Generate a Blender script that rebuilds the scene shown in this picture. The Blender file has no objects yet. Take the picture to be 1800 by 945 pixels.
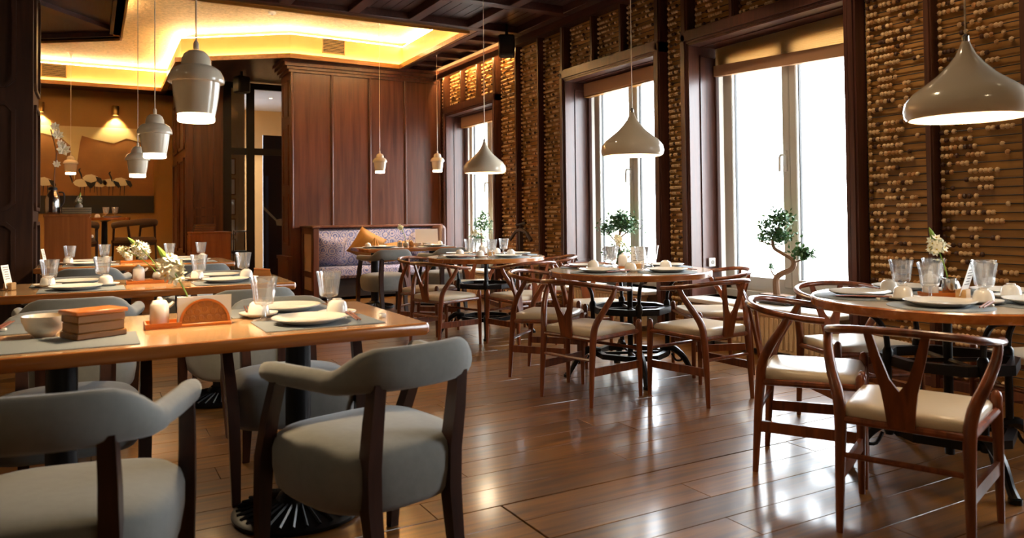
import bpy, math, random
from math import sin, cos, pi, radians as R
from mathutils import Vector, Matrix
random.seed(7)
scn = bpy.context.scene
COL = scn.collection
# ------------------------------------------------------------------ camera
def V(*a): return Vector(a)
yaw, pit, rol = .509958, .0213427, -.0102274
_r = V(cos(yaw), -sin(yaw), 0); _f = V(sin(yaw), cos(yaw), 0); _u = V(0, 0, 1)
_f2 = _f*cos(pit)+_u*sin(pit); _u2 = _u*cos(pit)-_f*sin(pit)
_r3 = _r*cos(rol)+_u2*sin(rol); _u3 = _u2*cos(rol)-_r*sin(rol)
cam_d = bpy.data.cameras.new('camera'); cam = bpy.data.objects.new('camera', cam_d); COL.objects.link(cam)
cam.matrix_world = Matrix(((_r3.x, _u3.x, -_f2.x, 0), (_r3.y, _u3.y, -_f2.y, 0), (_r3.z, _u3.z, -_f2.z, 1.15), (0, 0, 0, 1)))
cam_d.sensor_fit = 'HORIZONTAL'; cam_d.sensor_width = 36
cam_d.lens = 36*1322.03/1800
cam_d.shift_y = -(472.5-350.65)/1800
cam_d.clip_start = .05; cam_d.clip_end = 200
cam_d.dof.use_dof = True; cam_d.dof.focus_distance = 5.3; cam_d.dof.aperture_fstop = 3.2
scn.camera = cam
# ------------------------------------------------------------------ sky, exposure
w = bpy.data.worlds.new('overcast_sky'); scn.world = w; w.use_nodes = True
bg = w.node_tree.nodes['Background']
bg.inputs[0].default_value = (.90, .95, 1.0, 1); bg.inputs[1].default_value = 18.0
scn.view_settings.view_transform = 'Standard'; scn.view_settings.look = 'None'
scn.view_settings.gamma = 1; scn.view_settings.use_curve_mapping = False
scn.view_settings.exposure = 0.38
def portal(y0, y1):
    d = bpy.data.lights.new('window_portal', 'AREA'); d.shape = 'RECTANGLE'; d.size = 2.35; d.size_y = abs(y1-y0)
    d.cycles.is_portal = True
    o = bpy.data.objects.new('window_portal', d); COL.objects.link(o)
    o.location = (5.30, (y0+y1)/2, 1.58); o.rotation_euler = (0, R(90), 0)
# ------------------------------------------------------------------ materials
def srgb(h):
    if isinstance(h, str):
        h = h.lstrip('#'); c = [int(h[i:i+2], 16)/255 for i in (0, 2, 4)]
    else: c = h
    return tuple((x/12.92 if x <= .04045 else ((x+.055)/1.055)**2.4) for x in c)+(1,)
MATS = {}
def newmat(name):
    m = bpy.data.materials.new(name); m.use_nodes = True; MATS[name] = m
    return m, m.node_tree.nodes, m.node_tree.links, m.node_tree.nodes['Principled BSDF']
def setp(b, **k):
    for n, v in k.items():
        n = n.replace('_', ' ')
        for cand in (n, n.title(), n.capitalize()):
            if cand in b.inputs: b.inputs[cand].default_value = v; break
def plain(name, col, rough=.5, metal=0, coat=0, bump=0, bscale=60, vary=0, sheen=0):
    m, N, L, b = newmat(name); c = srgb(col)
    b.inputs['Base Color'].default_value = c; b.inputs['Roughness'].default_value = rough
    b.inputs['Metallic'].default_value = metal; b.inputs['Coat Weight'].default_value = coat
    b.inputs['Coat Roughness'].default_value = .12
    if sheen: b.inputs['Sheen Weight'].default_value = sheen
    if bump or vary:
        tc = N.new('ShaderNodeTexCoord'); nz = N.new('ShaderNodeTexNoise'); nz.inputs['Scale'].default_value = bscale
        nz.inputs['Detail'].default_value = 4
        L.new(tc.outputs['Object'], nz.inputs['Vector'])
        if bump:
            bp = N.new('ShaderNodeBump'); bp.inputs['Strength'].default_value = bump; bp.inputs['Distance'].default_value = .01
            L.new(nz.outputs['Fac'], bp.inputs['Height']); L.new(bp.outputs['Normal'], b.inputs['Normal'])
        if vary:
            mx = N.new('ShaderNodeMix'); mx.data_type = 'RGBA'
            mx.inputs[6].default_value = tuple(x*(1-vary) for x in c[:3])+(1,); mx.inputs[7].default_value = tuple(min(1, x*(1+vary)) for x in c[:3])+(1,)
            L.new(nz.outputs['Fac'], mx.inputs[0]); L.new(mx.outputs[2], b.inputs['Base Color'])
    return m
def wood(name, dark, light, rough=.4, axis='X', scale=6, coat=0, per_object=.0, bump=.05, stretch=12):
    m, N, L, b = newmat(name)
    tc = N.new('ShaderNodeTexCoord'); mp = N.new('ShaderNodeMapping')
    s = [scale*stretch/6]*3; s['XYZ'.index(axis)] = scale/8
    mp.inputs['Scale'].default_value = s
    L.new(tc.outputs['Object'], mp.inputs['Vector'])
    oi = N.new('ShaderNodeObjectInfo')
    vm = N.new('ShaderNodeVectorMath'); vm.operation = 'ADD'
    ml = N.new('ShaderNodeMath'); ml.operation = 'MULTIPLY'; ml.inputs[1].default_value = 37
    L.new(oi.outputs['Random'], ml.inputs[0]); L.new(mp.outputs['Vector'], vm.inputs[0]); L.new(ml.outputs[0], vm.inputs[1])
    nz = N.new('ShaderNodeTexNoise'); nz.inputs['Scale'].default_value = 3; nz.inputs['Detail'].default_value = 6; nz.inputs['Distortion'].default_value = .6
    L.new(vm.outputs[0], nz.inputs['Vector'])
    rp = N.new('ShaderNodeValToRGB'); rp.color_ramp.elements[0].position = .3; rp.color_ramp.elements[1].position = .72
    rp.color_ramp.elements[0].color = srgb(dark); rp.color_ramp.elements[1].color = srgb(light)
    L.new(nz.outputs['Fac'], rp.inputs['Fac'])
    out = rp.outputs['Color']
    if per_object:
        hv = N.new('ShaderNodeHueSaturation'); mr = N.new('ShaderNodeMapRange')
        mr.inputs['To Min'].default_value = 1-per_object; mr.inputs['To Max'].default_value = 1+per_object
        L.new(oi.outputs['Random'], mr.inputs['Value']); L.new(mr.outputs['Result'], hv.inputs['Value']); L.new(out, hv.inputs['Color']); out = hv.outputs['Color']
    L.new(out, b.inputs['Base Color'])
    mr2 = N.new('ShaderNodeMapRange'); mr2.inputs['To Min'].default_value = rough*.8; mr2.inputs['To Max'].default_value = rough*1.25
    L.new(nz.outputs['Fac'], mr2.inputs['Value']); L.new(mr2.outputs['Result'], b.inputs['Roughness'])
    b.inputs['Coat Weight'].default_value = coat; b.inputs['Coat Roughness'].default_value = .14
    if bump:
        bp = N.new('ShaderNodeBump'); bp.inputs['Strength'].default_value = bump; bp.inputs['Distance'].default_value = .004
        L.new(nz.outputs['Fac'], bp.inputs['Height']); L.new(bp.outputs['Normal'], b.inputs['Normal'])
    return m
def emis(name, col, s):
    m, N, L, b = newmat(name); b.inputs['Base Color'].default_value = (0, 0, 0, 1)
    b.inputs['Emission Color'].default_value = srgb(col); b.inputs['Emission Strength'].default_value = s
    return m
def glassy(name, tint, gloss=.12, body=.1, rough=.03):
    m, N, L, b = newmat(name); N.remove(b); o = N['Material Output']
    tr = N.new('ShaderNodeBsdfTransparent'); tr.inputs[0].default_value = tint+(1,)
    gl = N.new('ShaderNodeBsdfGlossy'); gl.inputs['Roughness'].default_value = rough
    df = N.new('ShaderNodeBsdfDiffuse'); df.inputs[0].default_value = (.9, .92, .95, 1)
    fr = N.new('ShaderNodeLayerWeight'); fr.inputs[0].default_value = .35
    ma = N.new('ShaderNodeMath'); ma.operation = 'MULTIPLY_ADD'; ma.inputs[1].default_value = .7; ma.inputs[2].default_value = gloss*.4
    L.new(fr.outputs['Facing'], ma.inputs[0])
    m1 = N.new('ShaderNodeMixShader'); m1.inputs[0].default_value = body; L.new(tr.outputs[0], m1.inputs[1]); L.new(df.outputs[0], m1.inputs[2])
    m2 = N.new('ShaderNodeMixShader'); L.new(ma.outputs[0], m2.inputs[0]) if gloss > .05 else None
    if gloss <= .05: m2.inputs[0].default_value = gloss
    L.new(m1.outputs[0], m2.inputs[1]); L.new(gl.outputs[0], m2.inputs[2]); L.new(m2.outputs[0], o.inputs['Surface'])
    return m
M_floor = wood('floor_plank_wood', '#55320f', '#8f5c20', .34, 'X', 5, coat=.55, per_object=.25, bump=.03)
M_gap = plain('dark_gap', '#1a0e08', .8)
M_ceilwood = wood('ceiling_wood', '#2e1a17', '#4a2d28', .4, 'Y', 6, per_object=.08)
M_ceilbeam = wood('ceiling_beam_wood', '#3a221d', '#533129', .4, 'Y', 6)
M_casing = wood('casing_wood', '#3d211a', '#5c352a', .35, 'Z', 5, coat=.15)
M_panel = wood('panel_wood', '#47261b', '#693d2b', .36, 'Z', 3, coat=.15, per_object=.05)
M_panelfar = wood('far_panel_wood', '#45230f', '#6e3f20', .4, 'Z', 3)
M_pillar = wood('pillar_wood', '#2c170e', '#442718', .45, 'Z', 4)
M_abboard = wood('abacus_board_wood', '#8c5f2a', '#b2803e', .5, 'Y', 4, bump=.03)
M_rail = wood('abacus_rail_wood', '#3d2116', '#5f3724', .4, 'Z', 5)
M_rod = plain('abacus_rod_iron', '#1e130d', .5)
M_bead1 = plain('bead_pale_wood', '#d8b384', .4)
M_bead2 = plain('bead_tan_wood', '#b98752', .4)
M_bead3 = plain('bead_dark_wood', '#4a2a18', .4)
M_chair = wood('chair_wood', '#5a2812', '#8f4a22', .3, 'Z', 5, coat=.35)
M_cream = plain('cream_leather', '#d9c7aa', .32, coat=.1, bump=.02, bscale=120)
M_grey = plain('grey_velvet', '#7b7c78', .85, bump=.08, bscale=35, vary=.12, sheen=.35)
M_greyleg = wood('armchair_leg_wood', '#22100a', '#3d2015', .38, 'Z', 5, coat=.2)
M_edge = wood('table_edge_wood', '#9a5220', '#c47a38', .25, 'X', 3, coat=.5)
M_top = plain('table_top_laminate', '#d3a878', .14, coat=.6, vary=.06, bscale=7)
M_rtop = plain('round_top_laminate', '#dcc9b0', .16, coat=.5, vary=.03, bscale=8)
M_iron = plain('black_cast_iron', '#0d0e11', .35, metal=.3, bump=.02)
M_white = plain('white_porcelain', '#efe9df', .12, coat=.5)
M_lampw = plain('white_enamel', '#f2e2c8', .18, coat=.5)
M_mat = plain('grey_placemat', '#7f868a', .7, bump=.25, bscale=220, vary=.1)
M_stick = plain('red_brown_lacquer', '#8a4a34', .3)
M_steel = plain('polished_steel', '#c9c9c9', .15, metal=1)
M_glass = glassy('goblet_glass', (.96, .97, .98), .25, .10, .05)
M_pane = glassy('window_glass', (.97, .985, .99), .04, 0, .0)
M_dglass = glassy('partition_glass', (.8, .82, .84), .05, .0, .02)
M_pvc = plain('grey_white_window_frame', '#c9c6c0', .35)
M_rad = plain('cream_radiator_enamel', '#d9bf95', .4)
def translucent(name, col):
    m, N, L, b = newmat(name); b.inputs['Base Color'].default_value = srgb(col); b.inputs['Roughness'].default_value = .8
    tr = N.new('ShaderNodeBsdfTranslucent'); tr.inputs[0].default_value = srgb(col); mx = N.new('ShaderNodeMixShader'); mx.inputs[0].default_value = .7
    L.new(b.outputs[0], mx.inputs[1]); L.new(tr.outputs[0], mx.inputs[2]); L.new(mx.outputs[0], N['Material Output'].inputs['Surface']); return m
M_blind = translucent('pleated_blind_fabric', '#e6d0a8')
M_blindbar = plain('blind_bar_fabric', '#b98a64', .7)
M_gold = plain('gold_textured_plaster', '#cfae7c', .55, bump=1.0, bscale=26, vary=.6)
M_fascia = plain('gold_fascia_plaster', '#e0bc74', .55, vary=.08, bscale=5)
M_lip = wood('cove_lip_wood', '#8a5a22', '#b67f36', .35, 'X', 4)
M_led = emis('warm_led', '#ffdba0', 190)
M_ledlow = emis('warm_led_low', '#ffdba0', 32)
M_bulb = emis('warm_bulb', '#ffe3b8', 14)
M_bulb2 = emis('frosted_bulb', '#ffe3b8', 7)
M_ochre = plain('ochre_plaster', '#9a7030', .7, vary=.12, bscale=3)
M_beige = plain('beige_plaster', '#c9a878', .7, vary=.05, bscale=4)
M_greyceil = plain('pale_grey_paint', '#b5b5b8', .8)
M_black = plain('black_plastic', '#0c0c0e', .5)
M_brass = plain('brass', '#a48850', .3, metal=1)
M_green = plain('leaf_green', '#3f6a30', .5)
M_dgreen = plain('bonsai_leaf_green', '#2c5a2a', .45)
M_stemg = plain('stem_green', '#7a9a3c', .5)
M_petal = plain('white_petal', '#f3efd8', .6)
M_yellow = plain('petal_centre_yellow', '#d9c04a', .6)
M_bark = plain('bark', '#7d6049', .8, bump=.3)
M_pot = plain('dark_ceramic_pot', '#3a3633', .4)
M_tray = wood('orange_tray_wood', '#b25a1c', '#cf7a30', .35, 'X', 4, coat=.3)
M_lightwood = wood('pale_block_wood', '#b98b52', '#d6ac72', .5, 'X', 5)
M_box = wood('carved_box_wood', '#7a4a1c', '#a86e2e', .4, 'X', 4, coat=.2)
M_cab = wood('orange_cabinet_wood', '#8f4f1f', '#b06a30', .4, 'Z', 3)
M_paper = plain('white_paper', '#f0ece4', .7)
M_ink = plain('grey_ink', '#77726c', .8)
M_napkin = plain('orange_napkin_cloth', '#c98a3c', .8)
M_bfab = plain('beige_upholstery', '#b39a80', .8, bump=.1, bscale=200)
M_brleather = plain('brown_leather', '#4f332a', .45)
M_brcush = plain('gold_brown_cushion', '#9a6a28', .7, bump=.2, bscale=30)
M_vase = plain('grey_ceramic', '#8d8880', .3, coat=.3)
M_stone = plain('pale_stone', '#c9c4ba', .8, vary=.08, bscale=3)
M_ground = plain('pale_paving', '#c2c0ba', .9, vary=.05, bscale=2)
M_brfab = plain('brown_tweed', '#5f4a36', .9, bump=.2, bscale=80)
M_dark = plain('near_black_wood', '#160c08', .6)  # near-black base colour for partition frame, bench plinth and speaker cone
M_yolk = plain('yellow_glaze', '#d9a02a', .3)
M_lilac = plain('pattern_base', '#8f93b8', .8)
# patterned bench fabric
def pattern_fabric():
    m, N, L, b = newmat('patterned_bench_fabric'); b.inputs['Roughness'].default_value = .85
    tc = N.new('ShaderNodeTexCoord'); mp = N.new('ShaderNodeMapping'); mp.inputs['Scale'].default_value = (5, 5, 5); L.new(tc.outputs['Object'], mp.inputs[0])
    vo = N.new('ShaderNodeTexVoronoi'); vo.inputs['Scale'].default_value = 1.6; vo.inputs['Randomness'].default_value = .35; L.new(mp.outputs[0], vo.inputs['Vector'])
    wv = N.new('ShaderNodeMath'); wv.operation = 'SINE'; mu = N.new('ShaderNodeMath'); mu.operation = 'MULTIPLY'; mu.inputs[1].default_value = 34
    L.new(vo.outputs['Distance'], mu.inputs[0]); L.new(mu.outputs[0], wv.inputs[0])
    nz = N.new('ShaderNodeTexNoise'); nz.inputs['Scale'].default_value = 9; nz.inputs['Detail'].default_value = 5; L.new(mp.outputs[0], nz.inputs['Vector'])
    ad = N.new('ShaderNodeMath'); ad.operation = 'MULTIPLY_ADD'; ad.inputs[1].default_value = .22; L.new(wv.outputs[0], ad.inputs[0]); L.new(nz.outputs['Fac'], ad.inputs[2])
    rp = N.new('ShaderNodeValToRGB'); e = rp.color_ramp.elements
    e[0].position = .25; e[0].color = srgb('#4d5688'); e[1].position = .8; e[1].color = srgb('#a2a8cc')
    for p, c in ((.42, '#8d94be'), (.55, '#a08a90'), (.66, '#b8b0b4')):
        x = e.new(p); x.color = srgb(c)
    L.new(ad.outputs[0], rp.inputs['Fac']); L.new(rp.outputs[0], b.inputs['Base Color'])
    return m
M_pattern = pattern_fabric()
# ------------------------------------------------------------------ mesh builder
class MB:
    def __init__(s): s.v = []; s.f = []; s.m = []; s.cm = 0
    def add(s, vs, fs):
        o = len(s.v); s.v += [tuple(p) for p in vs]; s.f += [tuple(i+o for i in f) for f in fs]; s.m += [s.cm]*len(fs); return s
    def box(s, x0, x1, y0, y1, z0, z1):
        return s.add([(x, y, z) for z in (z0, z1) for y in (y0, y1) for x in (x0, x1)], [(0, 2, 3, 1), (4, 5, 7, 6), (0, 1, 5, 4), (2, 6, 7, 3), (0, 4, 6, 2), (1, 3, 7, 5)])
    def cbox(s, x0, x1, y0, y1, z0, z1, b=.005):
        # box with bevelled vertical + top/bottom edges (rounded prism)
        pts = [(x0+b, y0), (x1-b, y0), (x1, y0+b), (x1, y1-b), (x1-b, y1), (x0+b, y1), (x0, y1-b), (x0, y0+b)]
        cx, cy = (x0+x1)/2, (y0+y1)/2
        def ins(p): return (p[0]-b*(1 if p[0] > cx else -1)*(1 if abs(p[0]-cx) > abs(x1-x0)/2-b*.5 else 0), p[1]-b*(1 if p[1] > cy else -1)*(1 if abs(p[1]-cy) > abs(y1-y0)/2-b*.5 else 0))
        q = [ins(p) for p in pts]
        return s.loft([[(p[0], p[1], z0) for p in q], [(p[0], p[1], z0+b) for p in pts], [(p[0], p[1], z1-b) for p in pts], [(p[0], p[1], z1) for p in q]], True)
    def loft(s, loops, caps=False, close=True):
        n = len(loops[0]); vs = [p for l in loops for p in l]; fs = []
        for i in range(len(loops)-1):
            for j in range(n if close else n-1):
                k = (j+1) % n; fs.append((i*n+j, i*n+k, (i+1)*n+k, (i+1)*n+j))
        if caps: fs.append(tuple(range(n-1, -1, -1))); fs.append(tuple((len(loops)-1)*n+j for j in range(n)))
        return s.add(vs, fs)
    def tube(s, path, rad, n=8, caps=True, up=None):
        # rad: number, list of numbers or list of (a,b) where a is along 'side', b along 'up'
        P = [Vector(p) for p in path]; loops = []
        nrm = None
        for i, p in enumerate(P):
            t = (P[min(i+1, len(P)-1)]-P[max(i-1, 0)]).normalized()
            if up is not None: a = t.cross(Vector(up)).normalized()
            elif nrm is None:
                h = V(0, 0, 1) if abs(t.z) < .9 else V(1, 0, 0); a = t.cross(h).normalized()
            else: a = (nrm-t*nrm.dot(t)).normalized()
            nrm = a; b = a.cross(t).normalized()
            r = rad[i] if isinstance(rad, (list, tuple)) else rad
            ra, rb = r if isinstance(r, (list, tuple)) else (r, r)
            loops.append([p+a*ra*cos(2*pi*k/n)+b*rb*sin(2*pi*k/n) for k in range(n)])
        return s.loft(loops, caps)
    def lathe(s, prof, n=24, c=(0, 0, 0), cap0=False, cap1=False, rib=0, ribn=0):
        loops = []
        for r, z in prof:
            loops.append([(c[0]+r*(1+(rib*cos(ribn*2*pi*k/n) if rib else 0))*cos(2*pi*k/n), c[1]+r*(1+(rib*cos(ribn*2*pi*k/n) if rib else 0))*sin(2*pi*k/n), c[2]+z) for k in range(n)])
        o = len(s.v); s.loft(loops)
        if cap0: s.f.append(tuple(o+k for k in range(n-1, -1, -1))); s.m.append(s.cm)
        if cap1: s.f.append(tuple(o+(len(prof)-1)*n+k for k in range(n))); s.m.append(s.cm)
        return s
    def prism(s, poly, a0, a1, axis='z'):
        def mk(p, a): return {'z': (p[0], p[1], a), 'y': (p[0], a, p[1]), 'x': (a, p[0], p[1])}[axis]
        n = len(poly)
        return s.add([mk(p, a0) for p in poly]+[mk(p, a1) for p in poly], [tuple(range(n-1, -1, -1)), tuple(range(n, 2*n))]+[(i, (i+1) % n, n+(i+1) % n, n+i) for i in range(n)])
    def sphere(s, c, r, n=10, m=6, sz=1.0):
        prof = [(r*sin(pi*i/m), -r*sz*cos(pi*i/m)) for i in range(1, m)]
        o = len(s.v); s.lathe(prof, n, c)
        b = len(s.v); s.v += [(c[0], c[1], c[2]-r*sz), (c[0], c[1], c[2]+r*sz)]
        for k in range(n):
            s.f.append((b, o+(k+1) % n, o+k)); s.m.append(s.cm)
            s.f.append((b+1, o+(m-2)*n+k, o+(m-2)*n+(k+1) % n)); s.m.append(s.cm)
        return s
    def quad(s, a, b, c, d): return s.add([a, b, c, d], [(0, 1, 2, 3)])
    def xf(s, M):
        s.v = [tuple(M @ Vector(p)) for p in s.v]; return s
    def mesh(s, name, mat, smooth=True, ang=40):
        me = bpy.data.meshes.new(name); me.from_pydata(s.v, [], s.f)
        mats = mat if isinstance(mat, (list, tuple)) else [mat]
        for m in mats: me.materials.append(m)
        if len(mats) > 1: me.polygons.foreach_set('material_index', s.m)
        if smooth:
            me.polygons.foreach_set('use_smooth', [True]*len(me.polygons)); me.set_sharp_from_angle(angle=R(ang))
        me.update(); return me
    def build(s, name, mat, parent=None, smooth=True, ang=40, loc=None, rot=None):
        return obj(name, s.mesh(name, mat, smooth, ang), parent, loc, rot)
def obj(name, me, parent=None, loc=None, rot=None):
    o = bpy.data.objects.new(name, me); COL.objects.link(o)
    if parent: o.parent = parent
    if loc: o.location = loc
    if rot: o.rotation_euler = rot
    return o
def tag(o, label, cat, group=None):
    o['label'] = label; o['category'] = cat
    if group: o['group'] = group
    return o
def thing(name, label, cat, loc=(0, 0, 0), rz=0, group=None):
    o = obj(name, None, None, loc, (0, 0, rz)); return tag(o, label, cat, group)
def struct(o, label=None):
    o['kind'] = 'structure'
    if label: o['label'] = label
    return o
def copy_tree(o, parent=None):
    c = o.copy(); COL.objects.link(c); c.parent = parent
    for ch in o.children: copy_tree(ch, c)
    return c
def place(proto, used, label, loc, rz, group=None, scale=None):
    o = proto if not used[0] else copy_tree(proto)
    used[0] = True; o.location = loc; o.rotation_euler = (0, 0, rz); o['label'] = label
    if group: o['group'] = group
    if scale: o.scale = (scale,)*3
    return o
def rot_pt(c, a, x, y): return (c[0]+x*cos(a)-y*sin(a), c[1]+x*sin(a)+y*cos(a))
B = lambda *a: MB().box(*a)
def spline(pts, n=4):
    P = [Vector(p) for p in pts]; out = []
    for i in range(len(P)-1):
        p0 = P[max(i-1, 0)]; p1 = P[i]; p2 = P[i+1]; p3 = P[min(i+2, len(P)-1)]
        for k in range(n):
            t = k/n; out.append(.5*((2*p1)+(p2-p0)*t+(2*p0-5*p1+4*p2-p3)*t*t+(3*p1-p0-3*p2+p3)*t**3))
    out.append(P[-1]); return out
def lerp_list(vals, n=4):
    out = []
    for i in range(len(vals)-1):
        for k in range(n): out.append(vals[i]+(vals[i+1]-vals[i])*k/n)
    out.append(vals[-1]); return out

XW = 4.85          # window wall plane
ZC = 3.43          # dark ceiling
YB = 10.97         # panelled wall
# ================================================================== FLOOR
floor = struct(B(-5, 6.0, -3, 18, -.08, -.012).build('floor', M_gap, smooth=False))
plank_cache = {}
def plank(x0, x1, y0, y1):
    key = (round(x1-x0, 3), round(y1-y0, 3))
    if key not in plank_cache:
        a, b = (x1-x0)/2-.0012, (y1-y0)/2-.0012
        plank_cache[key] = MB().cbox(-a, a, -b, b, -.012, 0, .0015).mesh('floor_plank', M_floor)
    obj('floor_plank', plank_cache[key], floor, ((x0+x1)/2, (y0+y1)/2, random.uniform(-.0006, .0004)))
pw = .18
lens = [1.35, 1.6, 1.85, 2.1, 2.4]
for k in range(-9, 47):
    y0 = 2.66+k*pw; y1 = y0+pw
    x = -1.6-random.choice([0, .4, .8, 1.2]); cuts = [x]
    while x < 4.98:
        x = min(x+random.choice(lens), 4.98)
        if 4.98-x < .5: x = 4.98
        cuts.append(x)
    if y1 <= 2.67:
        cuts = [c for c in cuts if abs(c-1.42) > .35]; cuts.append(1.42); cuts.sort()
    gap = .004 if k == -1 else 0
    for a, b in zip(cuts[:-1], cuts[1:]):
        plank(a+(.005 if abs(a-1.42) < .001 else 0), b, y0, y1-gap)
far_floor = struct(B(-5, 5, 11.12, 18, -.012, 0).build('floor', M_floor, smooth=False))
left_floor = struct(B(-5, -2.9, -3, 11.12, -.012, 0).build('floor', M_floor, smooth=False))
near_floor = struct(B(-2.9, 4.98, -3, 1.03, -.012, 0).build('floor', M_floor, smooth=False))
# ================================================================== WINDOW WALL
RAILS = [10.67, 10.12, 9.59, 9.09, 8.47, 7.91, 7.31, 6.77, 6.25, 5.70, 5.24, 4.70, 4.15, 3.57, 2.97, 2.38]
WIN = [(10.67, 9.09), (7.31, 5.70), (5.24, 3.57)]
ZH = 2.72; ZS = .46
wall = MB()
XB = 4.92       # masonry front face behind the abacus boards
def wseg(y0, y1, z0, z1): wall.box(XB, 5.65, min(y0, y1), max(y0, y1), z0, z1)
W4_ADDED = (1.80, .15)  # unseen fourth window, added to let in more daylight
edges = [(12.0, 10.67)]+[(WIN[i][1], WIN[i+1][0]) for i in range(2)]+[(3.57, W4_ADDED[0]), (W4_ADDED[1], -3.2)]
for a, b in edges: wseg(a, b, -.05, 3.9)
for a, b in WIN+[W4_ADDED]:
    wseg(a, b, ZH, 3.9); wseg(a, b, -.05, ZS-.06)
struct(wall.build('wall_right', M_stone, smooth=False))
wn = MB()
for a, b, z0, z1 in ((2.36, W4_ADDED[0]+.08, 0, ZC), (W4_ADDED[1]-.08, -3.2, 0, ZC), (W4_ADDED[0]+.08, W4_ADDED[1]-.08, ZH+.1, ZC)): wn.box(4.84, XB, b, a, z0, z1)
struct(wn.build('wall_near', M_pillar, None, False))
def window(n, y1, y0):
    # y1 > y0 ; openings between y0 and y1
    portal(y0, y1)
    root = struct(obj('window_%d' % n, None, None, (0, 0, 0)))
    xf0, xf1 = 5.17, 5.25
    fy0, fy1 = y0+.05, y1-.07
    yc = (fy0+fy1)/2
    fr = MB()
    for a, b in ((fy0, fy0+.07), (fy1-.07, fy1)): fr.cbox(xf0, xf1, a, b, ZS, ZH, .006)
    fr.box(xf0, xf1, fy0, fy1, ZS, ZS+.06); fr.box(xf0, xf1, fy0, fy1, ZH-.07, ZH)
    fr.build('frame', M_pvc, root, ang=30)
    for s, (a, b) in enumerate(((fy0+.06, yc-.002), (yc+.002, fy1-.06))):
        sa = MB()
        sa.cbox(xf0-.02, xf1-.01, a, a+.075, ZS+.05, ZH-.06, .008); sa.cbox(xf0-.02, xf1-.01, b-.075, b, ZS+.05, ZH-.06, .008)
        sa.box(xf0-.02, xf1-.01, a+.07, b-.07, ZS+.05, ZS+.125); sa.box(xf0-.02, xf1-.01, a+.07, b-.07, ZH-.135, ZH-.06)
        so = sa.build('sash', M_pvc, root, ang=30)
        MB().box(xf0+.02, xf0+.028, a+.07, b-.07, ZS+.12, ZH-.13).build('pane', M_pane, so, False)
        bd = MB()
        for q in (a+.075, b-.075): bd.box(xf0+.012, xf0+.036, q-.006, q+.006, ZS+.12, ZH-.13)
        bd.build('glazing_bead', M_black, so, False)
    hd = MB(); hd.cbox(xf0-.032, xf0-.02, yc+.02, yc+.05, 1.50, 1.68, .004)
    hd.tube(spline([(xf0-.03, yc+.035, 1.64), (xf0-.075, yc+.035, 1.64), (xf0-.08, yc+.05, 1.62), (xf0-.08, yc+.055, 1.50)], 3), .011, 8)
    hd.build('handle', M_pvc, root)
    # panelled jambs and head lining
    for side, yy, d in (('l', y1, -1), ('r', y0, 1)):
        j = MB(); j.box(4.80, xf0, min(yy, yy+d*.02), max(yy, yy+d*.02), .36 if True else ZS, ZH)
        jo = j.build('jamb', M_casing, root, False)
        mo = MB(); ya = yy+d*.02; yb_ = yy+d*.032
        for (xa, xb, za, zb) in ((4.93, 4.945, .62, ZH-.1), (5.12, 5.135, .62, ZH-.1), (4.93, 5.135, .62, .635), (4.93, 5.135, ZH-.115, ZH-.1)):
            mo.box(xa, xb, min(ya, yb_), max(ya, yb_), za, zb)
        mo.build('jamb_moulding', M_casing, jo, False)
    hl = MB(); hl.box(4.80, xf0, y0, y1, ZH-.02, ZH); hl.box(4.93, 4.945, y0+.03, y1-.03, ZH-.03, ZH-.02); hl.box(5.11, 5.125, y0+.03, y1-.03, ZH-.03, ZH-.02)
    hl.build('head_lining', M_casing, root, False)
    cs = MB(); cw = .085
    for yy in (y1+.0, y0-.0):
        d = 1 if yy == y1 else -1
        a, b = (yy, yy+d*cw); a, b = min(a, b), max(a, b)
        cs.box(4.79, 4.90, a, b, 0, ZH+.1); cs.box(4.775, 4.79, a+.015, b-.03, 0, ZH+.085); cs.box(4.782, 4.79, b-.022, b-.008, 0, ZH+.085)
    cs.box(4.79, 4.90, y0-cw, y1+cw, ZH, ZH+.12); cs.box(4.775, 4.79, y0-cw+.02, y1+cw-.02, ZH+.02, ZH+.1)
    cs.build('casing', M_casing, root, False)
    MB().cbox(4.655, xf0, y0+.025, y1-.025, ZS-.095, ZS-.06, .008).build('sill', plain('sill_white', '#d5d0ca', .3) if 'sill_white' not in MATS else MATS['sill_white'], root)
    MB().box(5.10, xf0, y0+.02, y1-.02, ZS-.06, ZS).build('lower_panel', M_pvc, root, False)
    rv = MB()
    rv.box(5.26, 5.66, y1-.05, y1+.01, ZS, ZH); rv.box(5.26, 5.66, y0-.01, y0+.03, ZS, ZH)
    rv.build('outer_reveal', M_stone, root, False)
    return root
for n, (a, b) in enumerate(WIN+[W4_ADDED]): window(n+1, a, b)
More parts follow.
